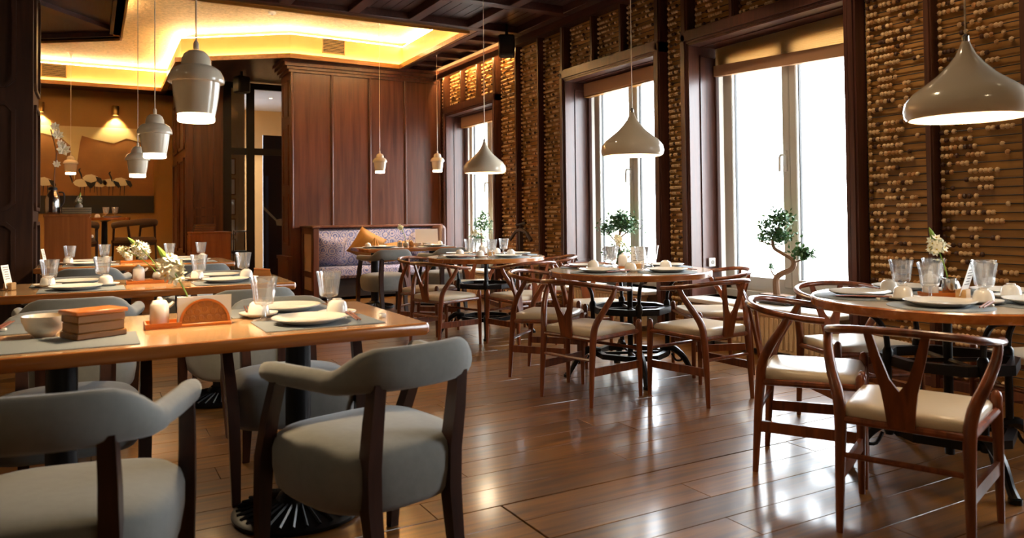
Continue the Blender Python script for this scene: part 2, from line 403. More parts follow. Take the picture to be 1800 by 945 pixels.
# blinds
def pleated(y1, y0, zt, zl, zr, name_label):
    t = thing('pleated_blind', name_label, 'blind')
    n = 16; m = MB(); L1 = []; L2 = []
    for i in range(n*2+1):
        f = i/(n*2); x = 5.115+(.012 if i % 2 else -.012)
        L1.append((x, y1, zt+(zl+.095-zt)*f)); L2.append((x, y0, zt+(zr+.095-zt)*f))
    vs = L1+L2; k = len(L1)
    m.add(vs, [(i, i+1, k+i+1, k+i) for i in range(k-1)])
    vs2 = [(p[0]+.003, p[1], p[2]) for p in vs]; m.add(vs2, [(i, k+i, k+i+1, i+1) for i in range(k-1)])
    m.build('pleated_fabric', M_blind, t, smooth=False)
    b = MB(); b.add([(5.085, y1, zl), (5.085, y1, zl+.1), (5.085, y0, zr+.1), (5.085, y0, zr), (5.14, y1, zl), (5.14, y1, zl+.1), (5.14, y0, zr+.1), (5.14, y0, zr)], [(0, 3, 2, 1), (4, 5, 6, 7), (0, 1, 5, 4), (3, 7, 6, 2), (1, 2, 6, 5), (0, 4, 7, 3)])
    b.build('bottom_bar', M_blindbar, t, False)
pleated(5.20, 3.60, 2.69, 2.43, 2.35, 'pleated beige blind lowered a little over the nearest tall window')
for (a, b), lab in ((WIN[1], 'rolled up tan blind at the top of the middle window'), (WIN[0], 'rolled up tan blind at the top of the farthest window')):
    t = thing('raised_blind', lab, 'blind')
    MB().cbox(5.04, 5.14, b+.04, a-.04, 2.54, 2.69, .01).build('folded_fabric', M_blindbar, t)
    MB().box(5.05, 5.13, b+.04, a-.04, 2.525, 2.54).build('bottom_rail', M_lip, t, False)
# radiators
def radiator(y1, y0, lab):
    t = thing('radiator', lab, 'radiator')
    z0, z1 = .06, .345
    MB().box(4.70, 4.76, y0, y1, z0, z1).build('body', M_rad, t, False)
    n = int((y1-y0)/.048); me = MB().cbox(-.012, .0, -.0165, .0165, -.12, .12, .006).mesh('fin', M_rad)
    for i in range(n): obj('fin', me, t, (4.70, y0+.03+i*(y1-y0-.06)/(n-1), (z0+z1)/2))
    tp = MB(); tp.cbox(4.685, 4.775, y0-.005, y1+.005, z1-.012, z1+.008, .004); tp.build('top_grille', M_rad, t)
    for yy in (y0+.2, y1-.2): MB().box(4.72, 4.74, yy-.015, yy+.015, 0, z0).build('foot', M_black, t, False)
radiator(5.10, 3.70, 'cream ribbed radiator under the nearest tall window'); radiator(7.2, 5.82, 'cream ribbed radiator under the middle window')
radiator(10.55, 9.2, 'cream ribbed radiator under the farthest window')
# ------------------------------------------------------------------ abacus panels
NB = [0]
bead_me = {}
for i, m in enumerate((M_bead1, M_bead2, M_bead3)): bead_me[i] = MB().lathe([(.005, -.0135), (.011, -.0115), (.0158, -.006), (.0172, 0), (.0158, .006), (.011, .0115), (.005, .0135)], 10).xf(Matrix.Rotation(R(90), 4, 'X')).mesh('bead', m)
def abacus(y1, y0, z0, z1, lab, near=0):
    t = thing('abacus_panel', lab, 'abacus panel', group='bead panels of the window wall')
    a, b = y0+.035, y1-.035
    MB().box(4.895, 4.915, a-.02, b+.02, z0, z1).build('backboard', M_abboard, t, False)
    n = int((z1-z0)/.0525); stuff = MB(); rods = MB(); rme = None
    for k in range(n):
        z = z0+.03+k*.0525
        if near:
            if rme is None: rme = MB().tube([(0, a-.01, 0), (0, b+.01, 0)], .0036, 6).mesh('rod', M_rod)
            obj('rod', rme, t, (4.872, 0, z))
        else: rods.tube([(4.872, a-.01, z), (4.872, b+.01, z)], .0036, 4, False)
        # beads: one column at the far end, then random clusters
        pos = []; y = b-.016
        lead = random.choice([1, 1, 1, 2, 3, 4]); 
        for i in range(lead): pos.append(y); y -= .0285
        total = random.choice([4, 5, 6, 7, 8]) if y1-y0 > .4 else random.choice([1, 2, 3, 4]); left = total
        free = (y-a)-total*.0285-.02
        while left > 0:
            g = random.choice([1, 1, 2, 3, 4, 5]); g = min(g, left)
            sk = random.uniform(0, max(free, 0)) * random.choice([.1, .5, .9]); free -= sk; y -= sk
            for i in range(g):
                if y < a+.012: break
                pos.append(y); y -= .0285
            left -= g
        for y in pos:
            if y < a+.012: continue
            c = 0 if (x := random.random()) < .62 else (1 if x < .83 else 2)
            if near and NB[0] < 300 and .95 < z < 1.95 and (near == 1 and NB[0] < 150 or near == 2):
                obj('bead', bead_me[c], t, (4.872, y, z)); NB[0] += 1
            else:
                stuff.cm = c
                if near: stuff.lathe([(.005, -.0135), (.0135, -.009), (.0172, 0), (.0135, .009), (.005, .0135)], 8, (0, 0, 0)); 
                else: stuff.lathe([(.007, -.0135), (.0165, -.005), (.0165, .005), (.007, .0135)], 6, (0, 0, 0))
                cnt = (5*8 if near else 4*6)
                for i in range(len(stuff.v)-cnt, len(stuff.v)):
                    px, py, pz = stuff.v[i]; stuff.v[i] = (4.872+px, y+pz, z+py)
    if rods.v: o = rods.build('rods', M_rod, t); o['kind'] = 'stuff'
    if stuff.v:
        o = stuff.build('beads', [M_bead1, M_bead2, M_bead3], t, ang=80); o['kind'] = 'stuff'
Z0, Z1 = .06, 3.36
abacus(3.49, 2.97, Z0, Z1, 'abacus panel of wooden beads directly right of the nearest window', 1)
abacus(2.97, 2.38, Z0, Z1, 'abacus panel of wooden beads at the right edge behind the big pendant', 2)
abacus(5.62, 5.32, Z0, Z1, 'narrow abacus panel between the nearest and the middle window')
abacus(7.91, 7.39, Z0, Z1, 'abacus panel directly left of the middle window')
abacus(8.47, 7.91, Z0, Z1, 'abacus panel behind the dark valet stand')
abacus(9.01, 8.47, Z0, Z1, 'abacus panel directly right of the farthest window')
abacus(10.97, 10.75, Z0, Z1, 'dark narrow abacus panel in the corner beside the panelled wall')
for (a, b, l) in ((5.24, 4.70, 'left of three short abacus panels above the nearest window'), (4.70, 4.15, 'middle of three short abacus panels above the nearest window'), (4.15, 3.57, 'right of three short abacus panels above the nearest window'),
                  (7.31, 6.77, 'left of three short abacus panels above the middle window'), (6.77, 6.25, 'middle of three short abacus panels above the middle window'), (6.25, 5.70, 'right of three short abacus panels above the middle window'),
                  (10.67, 10.12, 'left of three short abacus panels above the farthest window'), (10.12, 9.59, 'middle of three short abacus panels above the farthest window'), (9.59, 9.09, 'right of three short abacus panels above the farthest window')):
    abacus(a, b, ZH+.13, Z1, l)
tr = struct(obj('trim_1', None)); 
full = {2.97, 2.38, 8.47, 7.91}
for y in RAILS:
    z0 = 0 if y in full else ZH+.12
    if y in (10.67, 9.09, 7.31, 5.70, 5.24, 3.57): continue
    r = MB(); r.box(4.815, 4.91, y-.026, y+.026, z0, ZC); r.box(4.80, 4.815, y-.016, y+.016, z0, ZC); r.build('rail', M_rail, tr, False)
for y in (10.71, 9.05, 7.35, 5.66, 5.28, 3.53):
    r = MB(); r.box(4.80, 4.91, y-.042, y+.042, ZH+.1, ZC); r.box(4.785, 4.80, y-.025, y+.02, ZH+.1, ZC); r.build('rail', M_rail, tr, False)
tp = MB(); tp.box(4.76, 4.92, 2.3, YB, 3.34, ZC); tp.build('top_rail', M_ceilbeam, tr, False)
bs = MB()
for a, b in ((3.49, 2.35), (5.62, 5.32), (9.01, 7.39), (10.97, 10.75)): bs.box(4.83, 4.92, b, a, 0, .06)
struct(bs.build('baseboard_right', M_casing, None, False))
# power socket on the jamb of the near window
sk = thing('power_socket', 'white wall socket on the panelled jamb left of the nearest window', 'socket', (5.03, 5.205, .70))
MB().cbox(-.04, .04, -.012, 0, -.04, .04, .004).build('plate', M_white, sk); MB().lathe([(.02, 0), (.02, .004), (.0, .003)], 14).xf(Matrix.Translation((0, -.012, 0)) @ Matrix.Rotation(R(90), 4, 'X')).build('insert', M_vase, sk)
# ================================================================== PANELLED BACK WALL
bw = struct(B(2.5, 5.0, YB+.03, YB+.6, 0, ZC).build('wall_back', M_panel, None, False))
px_ = [2.5, 3.10, 3.68, 4.25, 4.83]
for i in range(4):
    MB().cbox(px_[i]+.01, px_[i+1]-.01, YB, YB+.03, 1.0, 3.30, .004).build('wood_panel', M_panel, bw)
for x in px_: MB().tube([(x+(.02 if x == 2.5 else 0), YB-.004, 1.0), (x+(.02 if x == 2.5 else 0), YB-.004, 3.30)], .022, 10).build('batten', M_panel, bw)
cr = MB()
for i, (d, z0, z1) in enumerate(((.03, 3.25, 3.29), (.06, 3.29, 3.33), (.10, 3.33, 3.38), (.13, 3.38, ZC))): cr.box(2.5-d, 4.8, YB-d, YB+.6, z0, z1)
cr.build('crown_moulding', M_panel, bw, False)
bs2 = MB(); bs2.box(2.44, 2.5, YB-.05, YB+.6, 0, .55); bs2.box(2.42, 2.5, YB-.07, YB+.6, .55, .6); bs2.box(2.43, 2.5, YB-.06, YB+.6, 0, .2); bs2.build('plinth', M_panelfar, bw, False)
sidef = MB()
for z0, z1 in ((.75, 1.5), (1.62, 2.5), (2.62, 3.15)):
    sidef.box(2.485, 2.5, YB+.12, YB+.15, z0, z1); sidef.box(2.485, 2.5, YB+.45, YB+.48, z0, z1); sidef.box(2.485, 2.5, YB+.12, YB+.48, z0, z0+.03); sidef.box(2.485, 2.5, YB+.12, YB+.48, z1-.03, z1)
sidef.build('side_moulding', M_panelfar, bw, False)
# ================================================================== FAR LEFT : ochre wall, wooden block, glass partition, room beyond
struct(B(-5, 1.35, 15.3, 15.5, 0, 3.9).build('wall_far', M_ochre, None, False))
blk = struct(B(1.33, 1.905, 13.2, 15.5, 0, ZC).build('wall_block', M_panelfar, None, False))
m = MB()
for z0, z1 in ((.3, 1.2), (1.32, 2.72)):
    for (a, b, c, d) in ((1.45, 1.475, z0, z1), (1.76, 1.785, z0, z1), (1.45, 1.785, z0, z0+.025), (1.45, 1.785, z1-.025, z1)): m.box(a, b, 13.18, 13.2, c, d)
m.build('front_moulding', M_panelfar, blk, False)
m = MB()
for y0, y1 in ((13.3, 14.1), (14.25, 15.1)):
    for z0, z1 in ((.6, 2.15), (2.3, 3.2)):
        m.box(1.30, 1.33, y0, y0+.05, z0, z1); m.box(1.30, 1.33, y1-.05, y1, z0, z1); m.box(1.30, 1.33, y0, y1, z0, z0+.05); m.box(1.30, 1.33, y0, y1, z1-.05, z1)
m.build('side_moulding', M_panelfar, blk, False)
gp = thing('glass_partition', 'dark framed glass partition beside the wooden wall', 'partition')
f = MB()
for x0, x1 in ((1.905, 2.03), (2.28, 2.40), (2.98, 3.1)): f.box(x0, x1, 13.17, 13.25, 0, ZC)
f.box(1.905, 3.1, 13.18, 13.24, 3.33, ZC); f.box(1.905, 3.1, 13.18, 13.24, 2.22, 2.33); f.box(1.905, 3.1, 13.18, 13.24, 0, .12)
f.build('frame', M_dark, gp, False)
for x0, x1, z0, z1 in ((2.03, 2.28, .12, 2.22), (2.03, 2.28, 2.33, 3.33), (2.40, 2.98, .12, 2.22), (2.40, 2.98, 2.33, 3.33)):
    MB().box(x0, x1, 13.205, 13.213, z0, z1).build('pane', M_dglass, gp, False)
struct(B(1.9, 6, 17.0, 17.2, 0, 3.6).build('wall_beyond', M_beige, None, False))
struct(B(5.0, 5.2, 11.5, 17.2, 0, 3.6).build('wall_beyond_side', M_beige, None, False))
struct(B(1.95, 5.2, 13.26, 17.0, 3.50, 3.6).build('ceiling_beyond', M_greyceil, None, False))
dl = thing('recessed_downlight', 'small lit downlight in the grey ceiling beyond the glass', 'light', (3.06, 15.1, 3.5))
MB().lathe([(.05, 0), (.05, -.01), (.035, -.012)], 16).build('ring', M_white, dl); MB().lathe([(.035, -.008), (.0, -.008)], 16).build('lens', M_bulb, dl)
pl = bpy.data.lights.new('downlight', 'SPOT'); pl.energy = 260; pl.color = (1, .8, .55); pl.spot_size = R(130); pl.shadow_soft_size = .05
plo = obj('downlight', pl, None, (3.06, 15.1, 3.46))
# dark poster with a white hand, framed pictures, bar stool
po = thing('dark_poster', 'tall dark poster panel with a pale hand drawing behind the glass', 'poster', (2.98, 13.75, 0))
MB().box(-.33, .33, 0, .05, 0, 2.62).build('panel', plain('poster_black_blue', '#15131f', .35), po, False)
MB().box(-.29, -.24, -.004, 0, .25, 1.9).build('blue_stripe', plain('poster_blue', '#2a4a78', .5), po, False)
h = MB(); h.prism([(-.1, 1.02), (.07, 1.0), (.1, 1.1), (-.02, 1.14), (-.12, 1.12)], -.006, 0, 'y')
for k in range(4): h.prism([(-.02+.01*k, 1.06+.03*k), (.12, 1.09+.035*k), (.12, 1.105+.035*k), (-.02+.01*k, 1.08+.03*k)], -.007, 0, 'y')
h.prism([(-.32, 1.3), (-.12, 1.10), (-.1, 1.13), (-.32, 1.36)], -.006, 0, 'y')
h.build('pale_hand', plain('poster_white', '#c9c2a8', .6), po, False)
for (x, z, r) in ((-.05, .6, .14), (.12, .5, .12), (.02, .45, .15), (.2, 1.4, .1)):
    MB().lathe([(0, -.003), (r, 0), (r, .004)], 18).xf(Matrix.Translation((x, 0, z)) @ Matrix.Rotation(R(90), 4, 'X')).build('flower_print', plain('poster_grey', '#3c4650', .6) if 'poster_grey' not in MATS else MATS['poster_grey'], po)
for i in range(5):
    z = 2.08-i*.36
    fr = thing('picture_frame', 'small framed white print, %s of five hung in a column behind the glass' % ['topmost', 'second', 'third', 'fourth', 'lowest'][i], 'picture', (2.16, 14.2, z), group='framed prints behind the glass')
    a = MB(); a.box(-.13, .1, 0, .02, -.15, .15); a.build('frame', M_box, fr, False); MB().box(-.11, .08, -.004, 0, -.13, .13).build('print', M_paper, fr, False)
struct(B(1.95, 2.42, 14.22, 14.3, 0, 3.5).build('wall_pier', M_beige, None, False))
st = thing('bar_stool', 'chrome framed stool standing behind the glass door', 'stool', (2.22, 13.6, 0))
for x in (-.12, .12):
    for y in (-.12, .12): MB().tube([(x, y, 0), (x*.9, y*.9, .95)], .012, 8).build('leg', M_steel, st)
MB().cbox(-.15, .15, -.15, .15, .55, .6, .02).build('seat', M_black, st); MB().tube([(-.12, -.12, .93), (.12, -.12, .93)], .014, 8).build('top_bar', M_steel, st)
# ================================================================== CEILING
OPEN = [(4.05, 8.33), (4.08, 10.76), (2.43, 10.68), (1.04, 11.70), (1.06, 14.5), (-3.0, 14.42), (-3.0, 12.9), (.33, 10.62), (.33, 8.33)]
ceil = struct(obj('ceiling', None))
c = MB(); zt_ = ZC+.10; zb = ZC+.06
def cp(poly, z0=ZC+.06, z1=ZC+.12, mat=M_ceilwood, name='ceiling_board'): return MB().prism(poly, z0, z1).build(name, mat, ceil, False)
cp([(-5, -3), (5.7, -3), (5.7, 5.0), (-5, 5.0)])
cp([(-5, 5.0), (2.5, 5.0), (2.5, 8.25), (-5, 8.25)])
cp([(2.4, 5.0), (5.7, 5.0), (5.7, 8.21), (2.4, 8.21)], ZC+.10, ZC+.16)
cp([(4.19, 8.2), (5.7, 8.2), (5.7, 11), (4.19, 11)])
cp([(4.2, 10.88), (5.7, 10.88), (5.7, 13.5), (1.17, 13.5), (1.17, 11.77), (2.47, 10.81)], ZC+.02, ZC+.12)
cp([(1.18, 13.4), (1.95, 13.4), (1.95, 15.6), (1.18, 15.6)], ZC+.02, ZC+.12)
cp([(1.95, 14.62), (1.95, 15.6), (-5, 15.6), (-5, 14.54)], ZC+.02, ZC+.12)
cp([(-5, 8.2), (.21, 8.2), (.21, 10.54), (-3, 12.74), (-5, 12.84)])
cp([(-5, 12.8), (-3.05, 12.8), (-3.05, 14.5), (-5, 14.5)])
# beams of the coffers
def beam(x0, x1, y0, y1, h=.07): MB().cbox(x0, x1, y0, y1, ZC, ZC+h, .006).build('beam', M_ceilbeam, ceil)
ys = [5.15, 6.17, 7.17, 8.20]; xs = [.33, 1.05, 1.80, 2.55, 3.27, 4.03, 4.72]
for y in ys: beam(-.3, 4.80, y-.065, y+.065, .10)
for x in xs:
    for a, b in zip(ys[:-1], ys[1:]): beam(x-.065, x+.065, a+.065, b-.065, .10)
beam(4.66, 4.80, 8.265, 10.95, .06); beam(4.165, 4.26, 8.265, 10.86, .08)
for y in (8.75, 9.3, 9.9, 10.5): beam(4.26, 4.66, y-.05, y+.05, .06)
# boards inside the coffers
bcache = {}
for i in range(len(xs)-1):
    for a, b in zip(ys[:-1], ys[1:]):
        if b < 6.2: continue
        X0, X1 = xs[i]+.065, xs[i+1]-.065; n = 5; wd = (X1-X0)/n
        key = (round(wd, 3), round(b-a, 2))
        if key not in bcache: bcache[key] = MB().cbox(-wd/2+.002, wd/2-.002, -(b-a)/2+.065, (b-a)/2-.065, 0, .012, .003).mesh('coffer_board', M_ceilwood)
        for k in range(n): obj('coffer_board', bcache[key], ceil, (X0+wd*(k+.5), (a+b)/2, ZC+.085))
# left dark corner frame
beam(.19, .33, 8.265, 10.45, .09)
def obeam(p, q, wdt, z0, z1, name='beam', mat=None):
    p, q = Vector(p), Vector(q); d = (q-p).normalized(); nrm = Vector((-d.y, d.x))*wdt
    return MB().prism([tuple(p), tuple(q), tuple(q+nrm), tuple(p+nrm)], z0, z1).build(name, mat or M_ceilbeam, ceil, False)
obeam((-3, 12.9), (.33, 10.62), -.13, ZC, ZC+.09)
obeam((.2, 10.25), (-.6, 9.2), -.14, ZC+.01, ZC+.09); obeam((-.6, 9.2), (-3, 9.0), .14, ZC+.01, ZC+.09)
# upper gold ceiling, fascia, lips, LED strips
gold = MB().prism([(4.6, 8.0), (4.6, 11.3), (2.6, 11.3), (1.5, 12.0), (1.5, 15.0), (-3.6, 15.0), (-3.6, 8.0)], 3.83, 3.9).build('gold_plaster_ceiling', M_gold, ceil, False)
n = len(OPEN); cx = 1.6
area = sum(OPEN[i][0]*OPEN[(i+1) % n][1]-OPEN[(i+1) % n][0]*OPEN[i][1] for i in range(n))
def off_poly(P, d):
    out = []
    for i in range(len(P)):
        p0, p1, p2 = Vector(P[i-1]), Vector(P[i]), Vector(P[(i+1) % len(P)])
        d1 = (p1-p0).normalized(); d2 = (p2-p1).normalized(); n1 = Vector((d1.y, -d1.x)); n2 = Vector((d2.y, -d2.x))
        bis = (n1+n2).normalized(); out.append(tuple(p1+bis*(d/max(.3, bis.dot(n1)))))
    return out
O0 = OPEN if area > 0 else OPEN[::-1]
def ring(d0, d1, z0, z1, name, mat, parent=ceil, segs=None):
    A_, B_ = off_poly(O0, d0), off_poly(O0, d1)
    for i in range(n):
        j = (i+1) % n
        if segs is not None and i not in segs: continue
        MB().prism([A_[i], A_[j], B_[j], B_[i]], z0, z1).build(name, mat, parent, False)
ring(0, .022, ZC-.03, ZC+.034, 'cove_lip', M_lip)
ring(.022, .10, ZC+.0, ZC+.02, 'cove_trough', M_lip)
ring(.085, .11, ZC+.02, 3.755, 'cove_fascia', M_fascia)
ring(.11, .30, 3.70, 3.72, 'cove_ledge', M_fascia)
ring(.30, .32, 3.70, 3.83, 'cove_back', M_fascia)
ring(.035, .065, ZC+.02, ZC+.028, 'led_strip', M_ledlow)
ring(.09, .108, 3.756, 3.764, 'led_strip', M_led)
def vent(lab, p, q):
    p, q = Vector(p), Vector(q); d = (q-p).normalized(); ang = math.atan2(d.y, d.x)
    t = thing('air_vent', lab, 'vent', (p.x, p.y, 3.6), ang, 'ceiling cove vents'); L_ = (q-p).length
    f = MB()
    f.box(0, L_, -.012, 0, -.11, -.095); f.box(0, L_, -.012, 0, .095, .11); f.box(0, .015, -.012, 0, -.11, .11); f.box(L_-.015, L_, -.012, 0, -.11, .11); f.build('frame', M_fascia, t, False)
    MB().box(.015, L_-.015, -.003, 0, -.095, .095).build('recess', M_black, t, False)
    for k in range(9): MB().box(.015, L_-.015, -.010, -.003, -.088+k*.021, -.0805+k*.021).build('slat', M_fascia, t, False)
vent('slatted vent in the gold cove above the panelled wall', (2.86, 10.61), (3.20, 10.625)); vent('slatted vent in the gold cove above the crane painting', (-.72, 14.36), (-.36, 14.365))
for nm, lab, loc in (('smoke_detector', 'small round detector on the gold plaster ceiling', (2.05, 10.0, 3.83)), ('ceiling_sensor', 'white round sensor at the top of the bead wall', (4.70, 8.42, 3.40))):
    t = thing(nm, lab, 'detector', loc); MB().lathe([(.05, 0), (.05, -.02), (.03, -.035), (0, -.036)], 18).build('housing', M_white, t); MB().lathe([(.012, -.034), (.012, -.045), (0, -.046)], 10).build('sensor_tip', M_vase, t)
def speaker(lab, loc, rz):
    t = thing('loudspeaker', lab, 'speaker', loc, rz)
    MB().cbox(-.10, .10, -.10, .10, -.34, -.08, .02).build('cabinet', M_black, t); MB().tube([(0, 0, .06), (0, 0, -.1)], .02, 8).build('bracket', M_black, t)
    MB().lathe([(.07, 0), (.05, -.01), (0, -.015)], 16).xf(Matrix.Translation((0, -.101, -.2)) @ Matrix.Rotation(R(90), 4, 'X')).build('cone', M_dark, t)
speaker('black loudspeaker hung under the coffered ceiling by the bead wall', (4.45, 8.05, ZC+.01), R(-30)); speaker('black loudspeaker above the glass partition', (2.05, 12.3, ZC+.02), R(20))
# LED light above far window
m = MB(); m.box(4.70, 4.735, 8.55, YB-.02, 3.285, 3.36); o = tag(m.build('strip_light_housing', M_ceilbeam, None, False), 'wooden housing of the strip light above the far bead panels', 'light')
m = MB(); m.box(4.737, 4.755, 8.56, YB-.03, 3.325, 3.338); m.build('led_strip', emis('warm_led_small', '#ffc878', 110), o, False)
# ================================================================== LEFT PILLAR & shell
pil = struct(B(-2.6, -.47, 8.15, 8.98, 0, ZC).build('wall_pillar', M_pillar, None, False))
def octo(x0, x1, z0, z1, c, w):
    def lp(d): return [(x0+c+d*.4, z0+d), (x1-c-d*.4, z0+d), (x1-d, z0+c+d*.4), (x1-d, z1-c-d*.4), (x1-c-d*.4, z1-d), (x0+c+d*.4, z1-d), (x0+d, z1-c-d*.4), (x0+d, z0+c+d*.4)]
    return lp(0), lp(w)
for z0, z1 in ((.12, 1.14), (1.24, 2.23), (2.36, 3.36)):
    m = MB(); a, b = octo(-1.55, -.60, z0, z1, .07, .035)
    m.loft([[(p[0], 8.15, p[1]) for p in a], [(p[0], 8.125, p[1]) for p in a], [(p[0], 8.125, p[1]) for p in b], [(p[0], 8.15, p[1]) for p in b]])
    m.build('front_moulding', M_pillar, pil, False)
    m = MB(); a, b = octo(8.22, 8.91, z0, z1, .07, .035)
    m.loft([[(-.47, p[0], p[1]) for p in a], [(-.448, p[0], p[1]) for p in a], [(-.448, p[0], p[1]) for p in b], [(-.47, p[0], p[1]) for p in b]])
    m.build('side_moulding', M_pillar, pil, False)
struct(B(-5.2, -5, -3.2, 16, 0, 3.9).build('wall_left', M_beige, None, False)); struct(B(-5, 6, -3.2, -3, 0, 3.9).build('wall_rear', M_beige, None, False))
struct(B(-5, 1.2, 11.9, 15.3, 0, .42).build('floor_platform', M_floor, None, False))
# ================================================================== TABLES
ZT = .755
def iron_base(root):
    # four posts, two rings, curved feet and brackets
    for k in range(4):
        a = pi/4+k*pi/2+.25; ca, sa = cos(a), sin(a)
        m = MB(); m.lathe([(.017, .14), (.024, .16), (.017, .18), (.016, .46), (.024, .48), (.024, .52), (.015, .535)], 10, (ca*.27, sa*.27, 0), True, True)
        m.build('post', M_iron, root)
        m = MB(); m.tube(spline([(ca*.22, sa*.22, .18), (ca*.30, sa*.30, .19), (ca*.38, sa*.38, .13), (ca*.43, sa*.43, .05), (ca*.46, sa*.46, .012)], 4), lerp_list([.02, .026, .022, .018, .022], 4), 8)
        m.tube([(ca*.46, sa*.46, 0), (ca*.46, sa*.46, .02)], .026, 10)
        m.tube(spline([(ca*.30, sa*.30, .15), (ca*.33, sa*.33, .10), (ca*.37, sa*.37, .10), (ca*.37, sa*.37, .125)], 3), .008, 6)
        m.build('foot', M_iron, root)
        m = MB(); m.tube(spline([(ca*.27, sa*.27, .50), (ca*.28, sa*.28, .60), (ca*.34, sa*.34, .68), (ca*.46, sa*.46, .706)], 4), .013, 8); m.build('bracket', M_iron, root)
    for z, r, hgt in ((.475, .27, .022), (.16, .25, .018)):
        m = MB(); m.lathe([(r-.02, z-hgt), (r+.02, z-hgt), (r+.02, z+hgt), (r-.02, z+hgt), (r-.02, z-hgt)], 8); m.build('ring', M_iron, root, False)
    m = MB(); m.lathe([(.02, .05), (.02, .70)], 12); m.build('screw_column', M_iron, root)
    for k in range(4):
        a = pi/4+k*pi/2+.25
        MB().tube([(0, 0, .475), (cos(a)*.27, sin(a)*.27, .475)], .011, 6).build('spoke', M_iron, root); MB().tube([(0, 0, .16), (cos(a)*.25, sin(a)*.25, .16)], .011, 6).build('spoke', M_iron, root)
def round_table(lab):
    t = thing('round_table', lab, 'table', group='round dining tables by the windows'); r = .578
    MB().lathe([(0, ZT), (r-.012, ZT), (r-.012, ZT-.03), (0, ZT-.03)], 72).build('tabletop', M_rtop, t)
    MB().lathe([(r-.012, ZT+.0002), (r-.006, ZT), (r, ZT-.006), (r, ZT-.036), (r-.006, ZT-.042), (0, ZT-.042)], 72).build('edge_band', M_edge, t)
    iron_base(t); return t
TC = {'near': (3.405, 2.037), 'mid': (3.378, 4.32), 'far': (3.39, 6.6)}
rt = round_table('round dining table under the largest pendant at the right edge'); u = [False]
place(rt, u, 'round dining table under the largest pendant at the right edge', (*TC['near'], 0), .0)
place(rt, u, 'round dining table standing in front of the middle window', (*TC['mid'], 0), .1)
place(rt, u, 'farthest round dining table, near the upholstered bench', (*TC['far'], 0), .05)
def long_table(lab, L_=1.58, D_=.865, grp='long dining tables on the left'):
    t = thing('long_table', lab, 'table', group=grp); a, b = L_/2, D_/2
    MB().box(-a+.012, a-.012, -b+.012, b-.012, ZT-.03, ZT+.0004).build('tabletop', M_top, t, False)
    e = MB(); loops = []
    for d, z in ((.012, ZT), (.004, ZT-.002), (0, ZT-.01), (0, ZT-.034), (.006, ZT-.044), (.03, ZT-.045)):
        x, y, c = a-d, b-d, .012; loops.append([(x-c, -y, z), (x, -y+c, z), (x, y-c, z), (x-c, y, z), (-x+c, y, z), (-x, y-c, z), (-x, -y+c, z), (-x+c, -y, z)])
    e.loft(loops); e.f.append(tuple(len(e.v)-8+k for k in range(8))); e.m.append(0); e.build('edge_band', M_edge, t)
    for x in (-.4, .4):
        MB().lathe([(.055, .05), (.05, .09), (.048, .70), (.12, .705), (.12, .712)], 20, (x, -.02, 0)).build('column', M_iron, t)
        bs = MB().lathe([(.245, 0), (.25, .008), (.25, .016), (.235, .024), (.09, .05), (.075, .075), (.06, .085)], 40, (x, -.02, 0), True)
        bo = bs.build('base_disc', M_iron, t)
        rb = MB()
        for k in range(30):
            q = 2*pi*k/30; rb.tube([(x+cos(q)*.085, -.02+sin(q)*.085, .056), (x+cos(q)*.232, -.02+sin(q)*.232, .027)], .006, 4)
        rb.build('radial_ribs', M_iron, bo)
    return t
LC = {'L1': (.312, 3.035), 'L2': (.325, 5.16), 'L3': (.37, 7.75)}
lt = long_table('x'); u = [False]
place(lt, u, 'long wooden table in the left foreground with a napkin holder', (*LC['L1'], 0), 0)
place(lt, u, 'second long wooden table from the front on the left', (*LC['L2'], 0), R(-1.5))
place(lt, u, 'third and farthest long table on the left, before the dark pillar', (*LC['L3'], 0), 0)
bt = long_table('rectangular table pulled up to the patterned bench', 1.2, .72, 'bench tables'); bt.location = (3.56, 9.28, 0)
